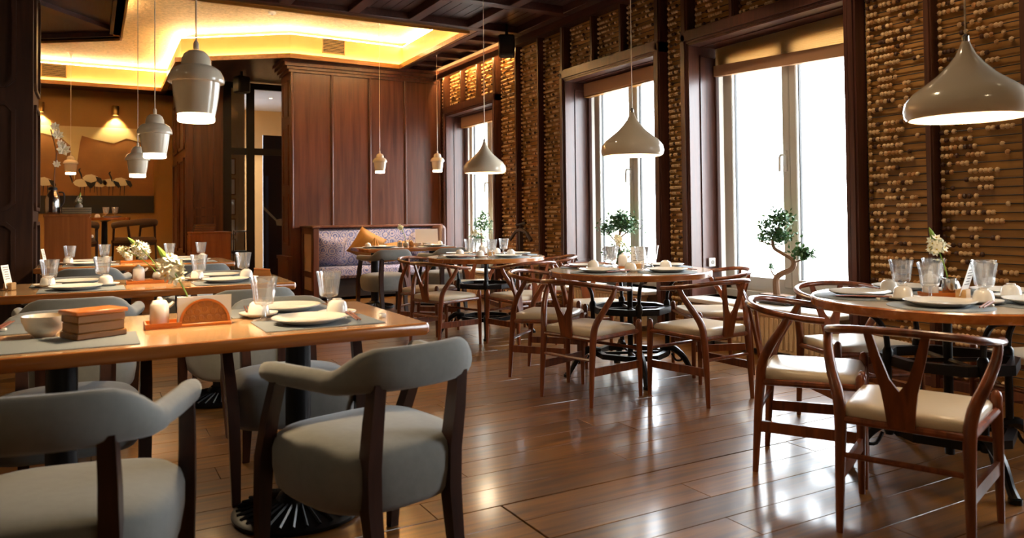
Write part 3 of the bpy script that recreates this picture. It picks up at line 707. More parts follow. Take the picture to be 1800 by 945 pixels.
# ================================================================== WISHBONE CHAIR
def wishbone():
    t = thing('wishbone_chair', 'x', 'chair', group='wishbone chairs around the round tables')
    for s in (-1, 1):
        m = MB(); m.tube([(s*.240, .220, 0), (s*.238, .218, .2), (s*.235, .215, .40), (s*.235, .215, .465), (s*.235, .215, .48), (s*.235, .215, .487)], [.0125, .017, .0205, .0195, .014, .005], 10); m.build('leg', M_chair, t)
        m = MB(); P = spline([(s*.205, -.225, 0), (s*.203, -.212, .22), (s*.203, -.198, .40), (s*.215, -.185, .49), (s*.248, -.145, .575), (s*.272, -.095, .655), (s*.275, -.07, .705)], 4)
        m.tube(P, lerp_list([.0125, .018, .0215, .021, .0195, .017, .0145], 4), 10); m.build('leg', M_chair, t)
    m = MB(); P = [(-.272, .075, .690), (-.278, .0, .696), (-.272, -.08, .706), (-.235, -.17, .720), (-.15, -.24, .734), (0, -.268, .740)]
    P = P+[(-x, y, z) for x, y, z in P[-2::-1]]
    m.tube(spline(P, 4), lerp_list([(.010, .009), (.017, .014), (.019, .014), (.017, .0145), (.016, .0155), (.0165, .016), (.016, .0155), (.017, .0145), (.019, .014), (.017, .014), (.010, .009)], 1) if 0 else [(.0175, .0145)]*41, 10, True, (0, 0, 1)); m.build('top_rail', M_chair, t)
    sp = MB()
    def yb(z): return -.208-.052*(z-.40)/.33
    def bar(pts):   # pts: list of (xl, xr, z)
        lo = []
        for xl, xr, z in pts: lo.append([(xl, yb(z)-.006, z), (xr, yb(z)-.006, z), (xr, yb(z)+.006, z), (xl, yb(z)+.006, z)])
        sp.loft(lo, True)
    bar([(-.043, .043, .40), (-.050, .050, .47), (-.058, .058, .53)])
    bar([(-.058, 0.0, .53), (-.068, -.028, .57), (-.088, -.055, .65), (-.105, -.078, .735)]); bar([(0.0, .058, .53), (.028, .068, .57), (.055, .088, .65), (.078, .105, .735)])
    sp.build('back_splat', M_chair, t, False)
    m = MB()
    m.tube([(-.235, .215, .415), (.235, .215, .415)], .014, 8); m.tube([(-.203, -.198, .40), (.203, -.198, .40)], .014, 8)
    for s in (-1, 1): m.tube([(s*.235, .215, .412), (s*.203, -.198, .40)], .015, 8)
    m.build('seat_frame', M_chair, t)
    for s in (-1, 1):
        m = MB(); a = [(s*.237, .218), (s*.203, -.21)]
        lo = []
        for x, y in a: lo.append([(x-.008, y, .18), (x+.008, y, .18), (x+.008, y, .228), (x-.008, y, .228)])
        m.loft(lo, True); m.build('side_stretcher', M_chair, t, False)
    MB().tube([(-.237, .218, .30), (.237, .218, .30)], .0105, 8).build('front_stretcher', M_chair, t); MB().tube([(-.203, -.207, .275), (.203, -.207, .275)], .0105, 8).build('rear_stretcher', M_chair, t)
    m = MB(); lo = []
    for z, k in ((.405, .955), (.415, 1), (.438, 1.0), (.452, .96), (.458, .86), (.461, .6)):
        L_ = []
        for (x, y) in ((-.195, -.195), (-.10, -.20), (0, -.201), (.10, -.20), (.195, -.195), (.205, -.10), (.214, 0), (.221, .10), (.226, .19), (.20, .212), (.10, .222), (0, .226), (-.10, .222), (-.20, .212), (-.226, .19), (-.221, .10), (-.214, 0), (-.205, -.10)):
            L_.append((x*k, (y-.01)*k+.01, z))
        lo.append(L_)
    m.loft(lo, True); m.build('seat_pad', M_cream, t, ang=50)
    return t
wc = wishbone(); u = [False]
H90 = pi/2
def wish(lab, c, head): place(wc, u, lab, (c[0], c[1], 0), R(head)-H90)
N_ = TC['near']
wish('wishbone chair nearest the camera, seen from behind at the right', (2.64, 1.71), 22)
wish('wishbone chair left of the nearest round table, its seat bright with daylight', (2.885, 2.36), -55)
wish('wishbone chair cut by the right edge of the picture', (3.20, 1.27), 93)
wish('wishbone chair on the window side of the nearest round table', (N_[0]+.64, N_[1]-.12), 165)
wish('wishbone chair behind the nearest round table, against the bead wall', (N_[0]+.24, N_[1]+.66), 250)
for key, nm in (('mid', 'middle'), ('far', 'farthest')):
    cx_, cy_ = TC[key]; dx, dy = cx_-TC['mid'][0], cy_-TC['mid'][1]
    wish('wishbone chair seen from behind, front left of the %s round table' % nm, (2.77+dx, 3.97+dy), 15)
    wish('wishbone chair seen from behind, front right of the %s round table' % nm, (3.37+dx, 3.59+dy), 96)
    wish('wishbone chair at the back left of the %s round table' % nm, (2.91+dx, 4.68+dy), -50)
    wish('wishbone chair at the right side of the %s round table' % nm, (3.99+dx, 4.14+dy), 156)
    wish('wishbone chair behind the %s round table, facing the camera' % nm, (3.58+dx, 5.0+dy), 255)
# ================================================================== GREY ARMCHAIR
def armchair():
    t = thing('grey_armchair', 'x', 'armchair', group='grey velvet armchairs')
    K = []
    for i in range(-16, 17):
        f = i/16; a = abs(f)
        ang = f*pi*.5
        # horseshoe in plan
        if a > .62:
            q = (a-.62)/.38; x = .238+.047*q**.8; y = -.10+.27*q
        else:
            th = a/.62*pi/2; x = .238*sin(th)**.85 if th > 0 else 0; y = -.10-.185*cos(th)**.8 if cos(th) > 1e-6 else -.10
        x = math.copysign(x, f)
        k = min(1, max(0, (.56-a)/.34)); k = k*k*(3-2*k)
        hz = .034+.030*k; th_ = .031+.004*k
        if a > .97: hz *= .8; th_ *= .75
        zc = .668+.040*k
        K.append((x, y, zc, th_, hz))
    m = MB(); P = [(k[0], k[1], k[2]) for k in K]; P = [(P[0][0], P[0][1]+.02, P[0][2])]+P+[(P[-1][0], P[-1][1]+.02, P[-1][2])]
    rr = [(K[0][3]*.45, K[0][4]*.45)]+[(k[3], k[4]) for k in K]+[(K[-1][3]*.45, K[-1][4]*.45)]
    m.tube(P, rr, 14, True, (0, 0, 1)); m.build('back_band', M_grey, t, ang=60)
    lo = []
    def sq(sx, sy, z, n=36, e=3.2):
        out = []
        for k in range(n):
            a = 2*pi*k/n; c, s = cos(a), sin(a)
            out.append((sx*math.copysign(abs(c)**(2/e), c)*(1+.11*sin(a)), .015+sy*math.copysign(abs(s)**(2/e), s), z))
        return out
    for sx, sy, z in ((.20, .20, .272), (.235, .235, .276), (.256, .252, .30), (.266, .262, .36), (.266, .264, .415), (.258, .258, .445), (.235, .235, .465), (.18, .18, .478), (.08, .08, .484)): lo.append(sq(sx, sy, z))
    m = MB().loft(lo, True); so = m.build('seat', M_grey, t, ang=60)
    def leg(P, W):
        m = MB(); lo = []
        for (x, y, z), (a, b) in zip(P, W): lo.append([(x-a, y-b, z), (x+a, y-b, z), (x+a, y+b, z), (x-a, y+b, z)])
        m.loft(lo, True); m.build('leg', M_greyleg, t, ang=35)
    for s in (-1, 1):
        leg([(s*.255, .265, 0), (s*.258, .255, .2), (s*.262, .232, .38), (s*.27, .17, .52), (s*.276, .10, .648)], [(.016, .016), (.021, .021), (.023, .024), (.021, .022), (.019, .021)])
        leg([(s*.145, -.285, 0), (s*.145, -.245, .15), (s*.148, -.222, .30), (s*.150, -.222, .42), (s*.152, -.243, .55), (s*.150, -.262, .67)], [(.016, .017), (.02, .022), (.023, .026), (.023, .027), (.021, .026), (.019, .022)])
    return t
gc = armchair(); u2 = [False]
def arm(lab, c, head): place(gc, u2, lab, (c[0], c[1], 0), R(head)-H90)
arm('grey armchair in the centre foreground, seen from behind', (.80, 2.38), 104)
arm('grey armchair cut off at the lower left corner', (-.06, 2.22), 78)
for key, nm in (('L1', 'front'), ('L2', 'second'), ('L3', 'third')):
    cx_, cy_ = LC[key]
    if key != 'L1':
        arm('grey armchair on the near side of the %s long table, at its right end' % nm, (cx_+.42, cy_-.66), 97)
        arm('grey armchair on the near side of the %s long table, at its left end' % nm, (cx_-.38, cy_-.64), 88)
    arm('grey armchair facing the camera across the %s long table, at its right end' % nm, (cx_+.46, cy_+.42), 268)
    arm('grey armchair facing the camera across the %s long table, at its left end' % nm, (cx_-.40, cy_+.42), 272)
arm('grey armchair at the left end of the bench table', (3.08, 8.62), 92); arm('grey armchair at the right end of the bench table', (3.85, 8.60), 90)
# ================================================================== PENDANT LAMPS
def dome(lab, x, y, zb, zt, r, ceilz):
    t = thing('dome_pendant', lab, 'lamp', (x, y, 0), group='white dome pendants over the round tables'); h = zt-zb; k = r/.218
    prof = [(.205, 0), (.214, .012), (.218, .04), (.212, .075), (.185, .115), (.145, .150), (.10, .190), (.062, .235), (.036, .275), (.022, .31), (.014, .335)]
    out = [(a*k, zb+b*h/.335) for a, b in prof]; inn = [((a-.006)*k, zb+b*h/.335-.001) for a, b in prof[:-1]][::-1]
    MB().lathe(out+[(.010*k, zb+h-.01)]+inn+[(.205*k, zb)], 48).build('shade', M_lampw, t, ang=60)
    MB().lathe([(.012*k, zt-.005), (.012*k, zt+.02), (.003, zt+.03)], 14).build('cap', M_steel, t)
    MB().tube([(0, 0, zt+.02), (0, 0, ceilz-.03)], .0035, 6).build('cord', M_lampw, t)
    MB().lathe([(.004, ceilz-.09), (.012, ceilz-.05), (.03, ceilz-.02), (.055, ceilz), (0, ceilz)], 20).build('canopy', M_lampw, t)
    MB().sphere((0, 0, zb+.10*h/.335), .045, 16, 10).build('bulb', M_bulb2, t)
    d = bpy.data.lights.new('pendant_light', 'POINT'); d.energy = 14; d.color = (1, .80, .56); d.shadow_soft_size = .07
    obj('pendant_light', d, t, (0, 0, zb+.07))
dome('largest white dome pendant at the upper right', 2.886, 1.632, 1.50, 1.79, .216, ZC+.1)
dome('white dome pendant in front of the middle window', 3.262, 4.12, 1.555, 1.855, .216, ZC+.1)
dome('white dome pendant in front of the farthest window', 3.376, 6.58, 1.572, 1.878, .212, ZC)
def bell(lab, x, y, zb, s, ceilz):
    t = thing('bell_pendant', lab, 'lamp', (x, y, 0), group='white stepped bell pendants')
    prof = [(.068, .028), (.074, .06), (.080, .10), (.085, .148), (.099, .149), (.101, .156), (.098, .172), (.086, .195), (.068, .208), (.054, .213), (.053, .222), (.052, .236), (.044, .256), (.030, .268), (.014, .272)]
    out = [(a*s, zb+b*s) for a, b in prof]; inn = [((a-.004)*s, zb+b*s-.001) for a, b in prof[:-1]][::-1]
    MB().lathe(out+inn+[(.068*s, zb+.028*s)], 40).build('shade', M_lampw, t, ang=35)
    MB().lathe([(.064*s, zb+.03*s), (.066*s, zb+.006*s), (.062*s, zb), (0, zb)], 32).build('glass_diffuser', M_bulb, t)
    MB().lathe([(.011*s, zb+.268*s), (.010*s, zb+.30*s), (.003, zb+.31*s)], 12).build('cap', M_lampw, t)
    MB().tube([(0, 0, zb+.3*s), (0, 0, ceilz-.03)], .0032, 6).build('cord', M_lampw, t)
    MB().lathe([(.004, ceilz-.09), (.012, ceilz-.05), (.03, ceilz-.02), (.055, ceilz), (0, ceilz)], 20).build('canopy', M_lampw, t)
    d = bpy.data.lights.new('pendant_light', 'SPOT'); d.energy = 60*s; d.color = (1, .72, .42); d.spot_size = R(150); d.spot_blend = .6; d.shadow_soft_size = .05
    obj('pendant_light', d, t, (0, 0, zb-.01))
bell('largest white bell pendant, over the front long table', .335, 2.965, 1.505, .97, ZC+.06)
bell('second largest white bell pendant, over the second long table', .334, 5.016, 1.52, .98, ZC+.06)
bell('white bell pendant over the third long table', .354, 7.355, 1.52, 1.0, ZC+.06)
bell('small white bell pendant before the crane painting', -.29, 13.9, 1.88, 1.1, 3.83)
bell('white bell pendant over the bench, left of two', 3.415, 9.765, 1.745, .98, 3.83)
bell('white bell pendant over the bench, right of two', 4.255, 9.75, 1.775, .98, ZC+.06)
# ================================================================== BENCH
be = thing('upholstered_bench', 'wooden bench with lilac patterned upholstery along the panelled wall', 'bench')
MB().cbox(2.70, 4.62, 10.70, 10.95, .02, 1.0, .02).build('back_core', M_panel, be)
MB().cbox(2.74, 4.58, 10.60, 10.70, .44, .99, .03).build('back_cushion', M_pattern, be)
MB().cbox(2.74, 4.58, 10.30, 10.62, .30, .46, .04).build('seat_cushion', M_pattern, be)
MB().box(2.74, 4.58, 10.36, 10.7, .04, .30).build('plinth', M_dark, be, False)
MB().cbox(2.62, 4.70, 10.56, 10.96, 1.0, 1.035, .01).build('top_cap', M_panel, be)
e = MB(); e.cbox(2.64, 2.72, 10.28, 10.40, 0, 1.0, .006); e.cbox(2.64, 2.72, 10.84, 10.96, 0, 1.0, .006)
for z0, z1 in ((.0, .14), (.32, .40), (.92, 1.0)): e.box(2.645, 2.715, 10.38, 10.86, z0, z1)
e.build('end_frame', M_panel, be, False); MB().box(2.655, 2.70, 10.39, 10.85, .40, .92).build('end_upholstery', M_bfab, be, False); MB().box(2.655, 2.70, 10.39, 10.85, .14, .32).build('end_upholstery', M_bfab, be, False)
MB().cbox(2.62, 2.73, 10.27, 10.96, 1.0, 1.035, .008).build('end_cap', M_panel, be)
MB().cbox(4.50, 4.62, 10.25, 10.96, 0, 1.02, .04).build('end_arm', M_brleather, be)
def cushion(lab, mat, loc, rot, w_=.42, h_=.42, nm='cushion'):
    m = MB(); n = 12; top = []; 
    for sgn in (1, -1):
        vs = []
        for i in range(n+1):
            for j in range(n+1):
                a, b = i/n*2-1, j/n*2-1; th = .085*(max(0, (1-a**4)*(1-b**4)))**.55
                pin = 1-.06*(1-abs(a)**2)*(abs(b)**4)-.0
                vs.append((a*w_/2*(1-.07*(1-b*b)*abs(a)**3), sgn*th, b*h_/2*(1-.07*(1-a*a)*abs(b)**3)))
        fs = [(i*(n+1)+j, i*(n+1)+j+1, (i+1)*(n+1)+j+1, (i+1)*(n+1)+j) for i in range(n) for j in range(n)]
        m.add(vs, [f[::sgn] for f in fs])
    o = m.build(nm, mat, None, ang=80); o.location = loc; o.rotation_euler = rot; tag(o, lab, 'cushion', 'cushions on the bench'); return o
cushion('gold brown cushion leaning on the bench under its table', M_brcush, (3.42, 10.36, .75), (R(20), R(28), 0))
cushion('patterned lilac cushion at the left end of the bench', M_pattern, (2.93, 10.47, .69), (R(16), R(6), R(-8)))
cushion('second gold brown cushion lying behind the grey armchair', M_brcush, (3.86, 10.38, .65), (R(20), R(-6), 0), .4, .3)
cushion('patterned lilac cushion behind the middle of the bench table', M_pattern, (4.22, 10.46, .74), (R(16), R(30), 0), .36, .36)
# ================================================================== TABLEWARE (prototypes share mesh data)
def ribbed_glass():
    t = thing('water_goblet', 'x', 'glass', group='water goblets set on the tables')
    n = 48
    m = MB(); m.lathe([(.0395, 0), (.040, .003), (.013, .009), (.0065, .016), (.0063, .050), (.013, .059), (.033, .064)], 32); m.build('stem_and_foot', M_glass, t, ang=60)
    m = MB(); m.lathe([(.033, .064), (.038, .073), (.0425, .110), (.047, .138)], n, rib=.022, ribn=12); m.lathe([(.047, .138), (.0525, .166), (.0503, .166), (.045, .138), (.040, .11), (.0355, .075), (.0, .070)], n); m.build('bowl', M_glass, t, ang=70)
    return t
def plate_():
    t = thing('dinner_plate', 'x', 'plate', group='white dinner plates')
    MB().lathe([(0, .006), (.085, .006), (.095, .009), (.132, .021), (.135, .023), (.134, .019), (.096, .003), (.08, 0), (0, 0)], 48).build('dish', M_white, t, ang=50)
    MB().lathe([(.1335, .0222), (.136, .0236), (.1375, .0225), (.136, .020)], 48).build('rim', M_white, t); return t
def cup_():
    t = thing('inverted_cup', 'x', 'cup', group='upturned tea cups on saucers')
    MB().lathe([(.041, .012), (.040, .03), (.034, .052), (.024, .060), (.018, .061), (.018, .066), (.015, .066), (.014, .061), (0, .0605)], 32).build('cup_body', M_white, t, ang=50); return t
def saucer_():
    t = thing('saucer', 'x', 'saucer', group='white saucers')
    MB().lathe([(0, .004), (.03, .004), (.06, .010), (.074, .016), (.073, .012), (.05, .002), (.035, 0), (0, 0)], 40).build('dish', M_white, t, ang=50)
    MB().lathe([(.0735, .0155), (.0755, .0168), (.0755, .0150)], 40).build('rim', M_white, t); return t
def sticks_():
    t = thing('chopsticks', 'x', 'chopsticks', group='red brown chopstick pairs')
    for dx in (-.006, .006): MB().tube([(dx, -.115, .014), (dx*1.2, .115, .016)], [.0028, .0042], 6).build('stick', M_stick, t)
    MB().cbox(-.018, .018, .05, .068, 0, .011, .003).build('chopstick_rest', M_white, t); return t
PROTO = {'goblet': (ribbed_glass(), [False]), 'plate': (plate_(), [False]), 'cup': (cup_(), [False]), 'saucer': (saucer_(), [False]), 'sticks': (sticks_(), [False])}
rmat_me = MB().lathe([(0, .003), (.198, .003), (.2, .0015), (.2, 0), (0, 0)], 48).mesh('placemat', M_mat)
qmat_me = MB().cbox(-.215, .215, -.15, .15, 0, .003, .001).mesh('placemat', M_mat)
def put(kind, lab, loc, rz=0): p, us = PROTO[kind]; return place(p, us, lab, loc, rz)
def setting(kind, c, ang, where, r_=.37, items='mpscgk', jit=0):
    # sitter faces direction ang; c is the plate centre
    hx, hy = cos(ang), sin(ang); rx, ry = sin(ang), -cos(ang)
    def P(fwd, right, z): return (c[0]+hx*fwd+rx*right, c[1]+hy*fwd+ry*right, ZT+z)
    if 'm' in items:
        o = obj('placemat', rmat_me if kind == 'round' else qmat_me, None, P(.0, .03 if kind != 'round' else 0, .0006), (0, 0, ang-H90))
        tag(o, '%s grey placemat at %s' % ('round' if kind == 'round' else 'rectangular', where), 'placemat', 'grey placemats')
    q = .004
    if 'p' in items: put('plate', 'white dinner plate at '+where, P(0, 0, q), random.random())
    if 's' in items: put('saucer', 'white saucer at '+where, P(.155, .150, q), 0)
    if 'c' in items: put('cup', 'white upturned tea cup at '+where, P(.155, .150, q), random.random()*3)
    if 'g' in items: put('goblet', 'ribbed glass water goblet at '+where, P(.15 if kind != 'round' else .19, -.135 if kind != 'round' else -.05, q), random.random())
    if 'k' in items: put('sticks', 'pair of red brown chopsticks at '+where, P(-.01, .165, q), ang-H90-.12)
def petals(m, c, r, n=6, tilt=.5, nrm=None, size=.02):
    nrm = (Vector(nrm) if nrm else V(0, 0, 1)).normalized(); a = nrm.orthogonal().normalized(); b = nrm.cross(a)
    c = Vector(c)
    for k in range(n):
        q = 2*pi*k/n+random.random()*.3; d = a*cos(q)+b*sin(q); s = nrm.cross(d)
        tip = c+d*size+nrm*size*tilt; mid = c+d*size*.6+nrm*size*tilt*.3
        m.add([c, mid+s*size*.33, tip, mid-s*size*.33], [(0, 1, 2, 3)])
def flower(lab, x, y, z0, path, n=16, spread=.03, fs=.018, bud=True):
    t = thing('white_blossom', lab, 'flower', (x, y, z0), group='white blossoms in table vases')
    P = spline(path, 4); MB().tube(P, [.0035]*len(P), 6).build('stem', M_stemg, t)
    top = Vector(path[-1]); d = (Vector(path[-1])-Vector(path[-2])).normalized(); m = MB(); yc = MB()
    for i in range(n):
        f = random.random(); off = Vector((random.gauss(0, 1), random.gauss(0, 1), random.gauss(0, 1))).normalized()
        c = top-d*.055*f+off*spread*(.45+.55*f); m.cm = 0; petals(m, c, 1, 6, .35, off+V(0, 0, .2), fs); yc.sphere(c+off*.002, fs*.18, 6, 4)
    o = m.build('petals', M_petal, t, False); o['kind'] = 'stuff'; o = yc.build('flower_centres', M_yellow, t); o['kind'] = 'stuff'
    if bud: MB().tube([top-d*.0, top+d*.03, top+d*.05, top+d*.065], [.009, .011, .007, .001], 8).build('bud', M_stemg, t)
def vase(lab, x, y, z, kind='round'):
    t = thing('small_vase', lab, 'vase', (x, y, z), group='small vases on the tables')
    if kind == 'round':
        MB().lathe([(.022, 0), (.036, .01), (.04, .03), (.034, .05), (.017, .06), (.017, .07), (.014, .07), (.013, .05), (0, .02)], 28, cap0=True).build('body', M_vase, t, ang=50)
        MB().lathe([(.0165, .069), (.020, .072), (.0165, .074), (.014, .071)], 24).build('lip', M_vase, t)
    else:
        MB().lathe([(.026, 0), (.030, .004), (.030, .075), (.027, .075), (.026, .01), (0, .008)], 28, cap0=True).build('body', M_steel, t, ang=50); MB().lathe([(.029, .074), (.032, .077), (.027, .078)], 24).build('lip', M_steel, t)
def sauce_pot(lab, x, y, z, rz=0, s=1):
    t = thing('sauce_pot', lab, 'pot', (x, y, z), rz, 'white ceramic sauce pots'); t.scale = (s,)*3
    MB().lathe([(.03, 0), (.034, .006), (.034, .075), (.030, .084), (.012, .088), (0, .088)], 28, cap0=True).build('body', M_white, t, ang=50)
    MB().lathe([(.029, .0835), (.024, .094), (.010, .098), (.009, .104), (.006, .108), (0, .109)], 24).build('lid', M_white, t, ang=50)
    MB().tube([(.032, 0, .070), (.043, 0, .078), (.050, 0, .086)], [.009, .007, .005], 8).build('spout', M_white, t)
def tray(lab, x, y, z, L_, W_, rz=0):
    t = thing('condiment_tray', lab, 'tray', (x, y, z), rz, 'orange wooden condiment trays'); a, b = L_/2, W_/2
    MB().cbox(-a, a, -b, b, 0, .008, .002).build('base', M_tray, t)
    m = MB()
    for q in ((-a, a, -b, -b+.006), (-a, a, b-.006, b), (-a, -a+.006, -b+.006, b-.006), (a-.006, a, -b+.006, b-.006)): m.box(*q, .008, .02)
    m.build('rim', M_tray, t, False)
def menu_card(lab, x, y, z, rz, hgt=.15, lean=.3, text=True):
    blk_ = thing('card_holder', 'pale wooden block holding '+lab, 'card holder', (x, y, z), rz, 'wooden card holders')
    MB().cbox(-.03, .03, -.022, .0, 0, .042, .003).build('front_block', M_lightwood, blk_); MB().cbox(-.03, .03, .004, .022, 0, .042, .003).build('rear_block', M_lightwood, blk_); MB().box(-.03, .03, 0, .004, 0, .012).build('slot_base', M_lightwood, blk_, False)
    cd = thing('menu_card', lab, 'card', rot_pt((x, y), rz, 0, .002)+(z+.013,), rz, 'white menu cards'); 
    lo = MB(); lo.add([(-.045, -.0008, 0), (.045, -.0008, 0), (.045, lean*hgt*.4, hgt), (-.045, lean*hgt*.4, hgt), (-.045, .0004, 0), (.045, .0004, 0), (.045, lean*hgt*.4+.0012, hgt), (-.045, lean*hgt*.4+.0012, hgt)], [(0, 1, 2, 3), (7, 6, 5, 4), (0, 4, 5, 1), (3, 2, 6, 7), (0, 3, 7, 4), (1, 5, 6, 2)])
    lo.build('card_sheet', M_paper, cd, False)
    tx = MB()
    for k in range(6):
        z_ = .05+k*.013
        if z_ > hgt-.01: break
        y_ = lean*z_*.4-.0014; w_ = random.uniform(.02, .034); tx.add([(-w_, y_, z_), (w_, y_, z_), (w_, y_+lean*.0016, z_+.004), (-w_, y_+lean*.0016, z_+.004)], [(0, 1, 2, 3)])
    o = tx.build('printed_lines', M_ink, cd, False); o['kind'] = 'stuff'
def round_setup(key, nm, angs):
    c = TC[key]
    for a, where in angs:
        q = R(a); setting('round', (c[0]+.365*cos(q), c[1]+.365*sin(q)), q+pi, where+' of the %s round table' % nm)
    # centre pieces, seen slightly behind the middle
    a0 = 1.06
    tray('orange tray at the middle of the %s round table' % nm, c[0]+.04, c[1]+.05, ZT+.0006, .17, .09, -.5)
    sauce_pot('white lidded sauce pot on the tray of the %s round table' % nm, c[0]+.0, c[1]+.075, ZT+.009, -.5)
    vase('small steel vase on the tray of the %s round table' % nm, c[0]+.075, c[1]+.03, ZT+.009, 'steel')
    menu_card('white menu card standing on the %s round table' % nm, c[0]+.035, c[1]-.055, ZT+.0006, .2 if key == 'near' else -.45, .15, -.8 if key == 'near' else .3)
round_setup('near', 'nearest', [(207, 'the seat nearest the camera'), (135, 'the left seat'), (279, 'the right front seat'), (351, 'the right rear seat'), (63, 'the rear seat')])
round_setup('mid', 'middle', [(198, 'the front left seat'), (112, 'the rear left seat'), (276, 'the front right seat'), (5, 'the right seat')])
round_setup('far', 'farthest', [(195, 'the front left seat'), (110, 'the rear left seat'), (278, 'the front right seat'), (2, 'the right seat')])
c = TC['near']; flower('white blossom in the vase of the nearest round table', c[0]+.075, c[1]+.03, ZT+.03, [(0, 0, 0), (-.005, .01, .08), (-.02, .03, .17), (-.035, .045, .23)], 26, .042, .024)
c = TC['mid']; flower('white blossom in the vase of the middle round table', c[0]+.075, c[1]+.03, ZT+.03, [(0, 0, 0), (-.02, .02, .08), (-.07, .05, .16), (-.11, .08, .20)], 20, .035, .02, False)
c = TC['far']; flower('white blossom in the vase of the farthest round table', c[0]+.075, c[1]+.03, ZT+.03, [(0, 0, 0), (-.03, .02, .10), (-.09, .06, .18), (-.15, .09, .21)], 20, .035, .02, False)
def long_setup(key, nm, which, mid=True):
    c = LC[key]
    for dx, dy, head, where, items in which: setting('long', (c[0]+dx, c[1]+dy), R(head), where+' of the %s long table' % nm, items=items)
    if mid:
        tray('orange tray at the middle of the %s long table' % nm, c[0]-.01, c[1]+.02, ZT+.001, .26, .10)
        sauce_pot('white lidded sauce pot on the tray of the %s long table' % nm, c[0]-.07, c[1]+.02, ZT+.0095)
        vase('small grey vase on the tray of the %s long table' % nm, c[0]+.045, c[1]+.02, ZT+.0095)
long_setup('L1', 'front', [(.40, -.20, 90, 'the near right seat', 'mpscgk'), (.42, .24, 270, 'the far right seat', 'mpscgk'), (-.42, -.22, 90, 'the near left seat', 'm'), (-.42, .24, 270, 'the far left seat', 'mk')], False)
for k_, n_ in (('L2', 'second'), ('L3', 'third')):
    long_setup(k_, n_, [(-.40, -.22, 90, 'the near left seat', 'mpscg'), (.40, -.22, 90, 'the near right seat', 'mpscgk'), (-.40, .22, 270, 'the far left seat', 'mpscg'), (.42, .22, 270, 'the far right seat', 'mpscgk')])
# front table centre
c = LC['L1']
tray('orange tray beside the napkin holder on the front long table', c[0]-.085, c[1]-.0, ZT+.001, .12, .12)
sauce_pot('white lidded sauce pot in the tray of the front long table', c[0]-.095, c[1]-.005, ZT+.0095, 0, .95)
vase('small grey vase behind the napkin holder on the front long table', c[0]+.02, c[1]+.085, ZT+.001)
flower('white blossom leaning left above the front long table', c[0]+.02, c[1]+.085, ZT+.04, [(0, 0, 0), (-.012, 0, .06), (-.045, -.005, .13), (-.085, -.01, .20)], 30, .044, .027)
c2 = LC['L2']
flower('white blossom spray above the second long table, left of the foreground blossom', c2[0]+.045, c2[1]+.02, ZT+.04, [(0, 0, 0), (-.015, 0, .06), (-.07, -.01, .14), (-.13, -.01, .20)], 26, .045, .024)
flower('smaller white blossom of the second long table, leftmost sprig', c2[0]+.04, c2[1]+.025, ZT+.04, [(0, 0, 0), (-.04, 0, .06), (-.12, 0, .13), (-.21, 0, .175)], 18, .032, .02, False)
c3 = LC['L3']
flower('white blossom in the vase of the third long table', c3[0]+.045, c3[1]+.02, ZT+.04, [(0, 0, 0), (.01, 0, .03), (.04, 0, .05), (.06, 0, .07)], 14, .03, .02, False)
nh = thing('napkin_holder', 'carved half round wooden napkin holder on the front long table', 'napkin holder', (c[0]+.055, c[1]-.02, ZT+.001))
arc = [(.088*cos(pi*k/20), .012+.088*sin(pi*k/20)) for k in range(21)]
for y in (-.027, .022): MB().prism(arc, y, y+.005, 'y').build('arched_side', M_box, nh, False)
fr = MB(); 
for y in (-.030, ): 
    o_, i_ = [(.088*cos(pi*k/20), .012+.088*sin(pi*k/20)) for k in range(21)], [(.079*cos(pi*k/20), .014+.079*sin(pi*k/20)) for k in range(21)]
    fr.add([(p[0], y, p[1]) for p in o_]+[(p[0], y, p[1]) for p in i_]+[(p[0], y+.003, p[1]) for p in o_]+[(p[0], y+.003, p[1]) for p in i_], [(k, k+1, 21+k+1, 21+k) for k in range(20)]+[(21+k, 22+k, 64+k, 63+k) for k in range(20)]+[(k, 42+k, 43+k, k+1) for k in range(20)])
fr.build('arch_border', M_tray, nh, False)
cv = MB()
for (x, z) in [(r*cos(a), .016+r*sin(a)) for r in (.02, .045, .066) for a in [pi*(j+.5)/max(2, int(r*130)) for j in range(max(2, int(r*130)))]]:
    cv.lathe([(.011, 0), (.009, .0018), (.004, .001), (0, .002)], 8); 
    for i in range(len(cv.v)-32, len(cv.v)): p = cv.v[i]; cv.v[i] = (x+p[0], -.027-p[2], z+p[1])
o = cv.build('carved_relief', M_box, nh); o['kind'] = 'stuff'
MB().cbox(-.093, .093, -.034, .034, 0, .012, .003).build('base', M_tray, nh)
np_ = thing('paper_napkins', 'stack of white paper napkins in the holder of the front long table', 'napkins', (c[0]+.055, c[1]-.02, ZT+.013))
for k in range(6): MB().add([(-.092, -.018+k*.006, 0), (.092, -.018+k*.006, 0), (.094, -.017+k*.006, .098-.003*k), (-.091, -.017+k*.006, .096), (-.092, -.0135+k*.006, 0), (.092, -.0135+k*.006, 0), (.094, -.0135+k*.006, .098-.003*k), (-.091, -.0135+k*.006, .096)], [(0, 1, 2, 3), (7, 6, 5, 4), (0, 4, 5, 1), (3, 2, 6, 7), (0, 3, 7, 4), (1, 5, 6, 2)]).build('napkin', M_paper, np_, False)
bx = thing('wooden_box', 'stacked brown wooden box on the placemat at the front left', 'box', (c[0]-.305, c[1]-.13, ZT+.005), R(26))
MB().cbox(-.082, .082, -.06, .06, 0, .020, .003).build('lower_tier', M_box, bx); MB().cbox(-.076, .076, -.055, .055, .020, .052, .003).build('middle_tier', M_box, bx); MB().cbox(-.078, .078, -.057, .057, .053, .078, .003).build('upper_tier', M_box, bx); MB().cbox(-.086, .086, -.064, .064, .079, .092, .004).build('lid', M_tray, bx)
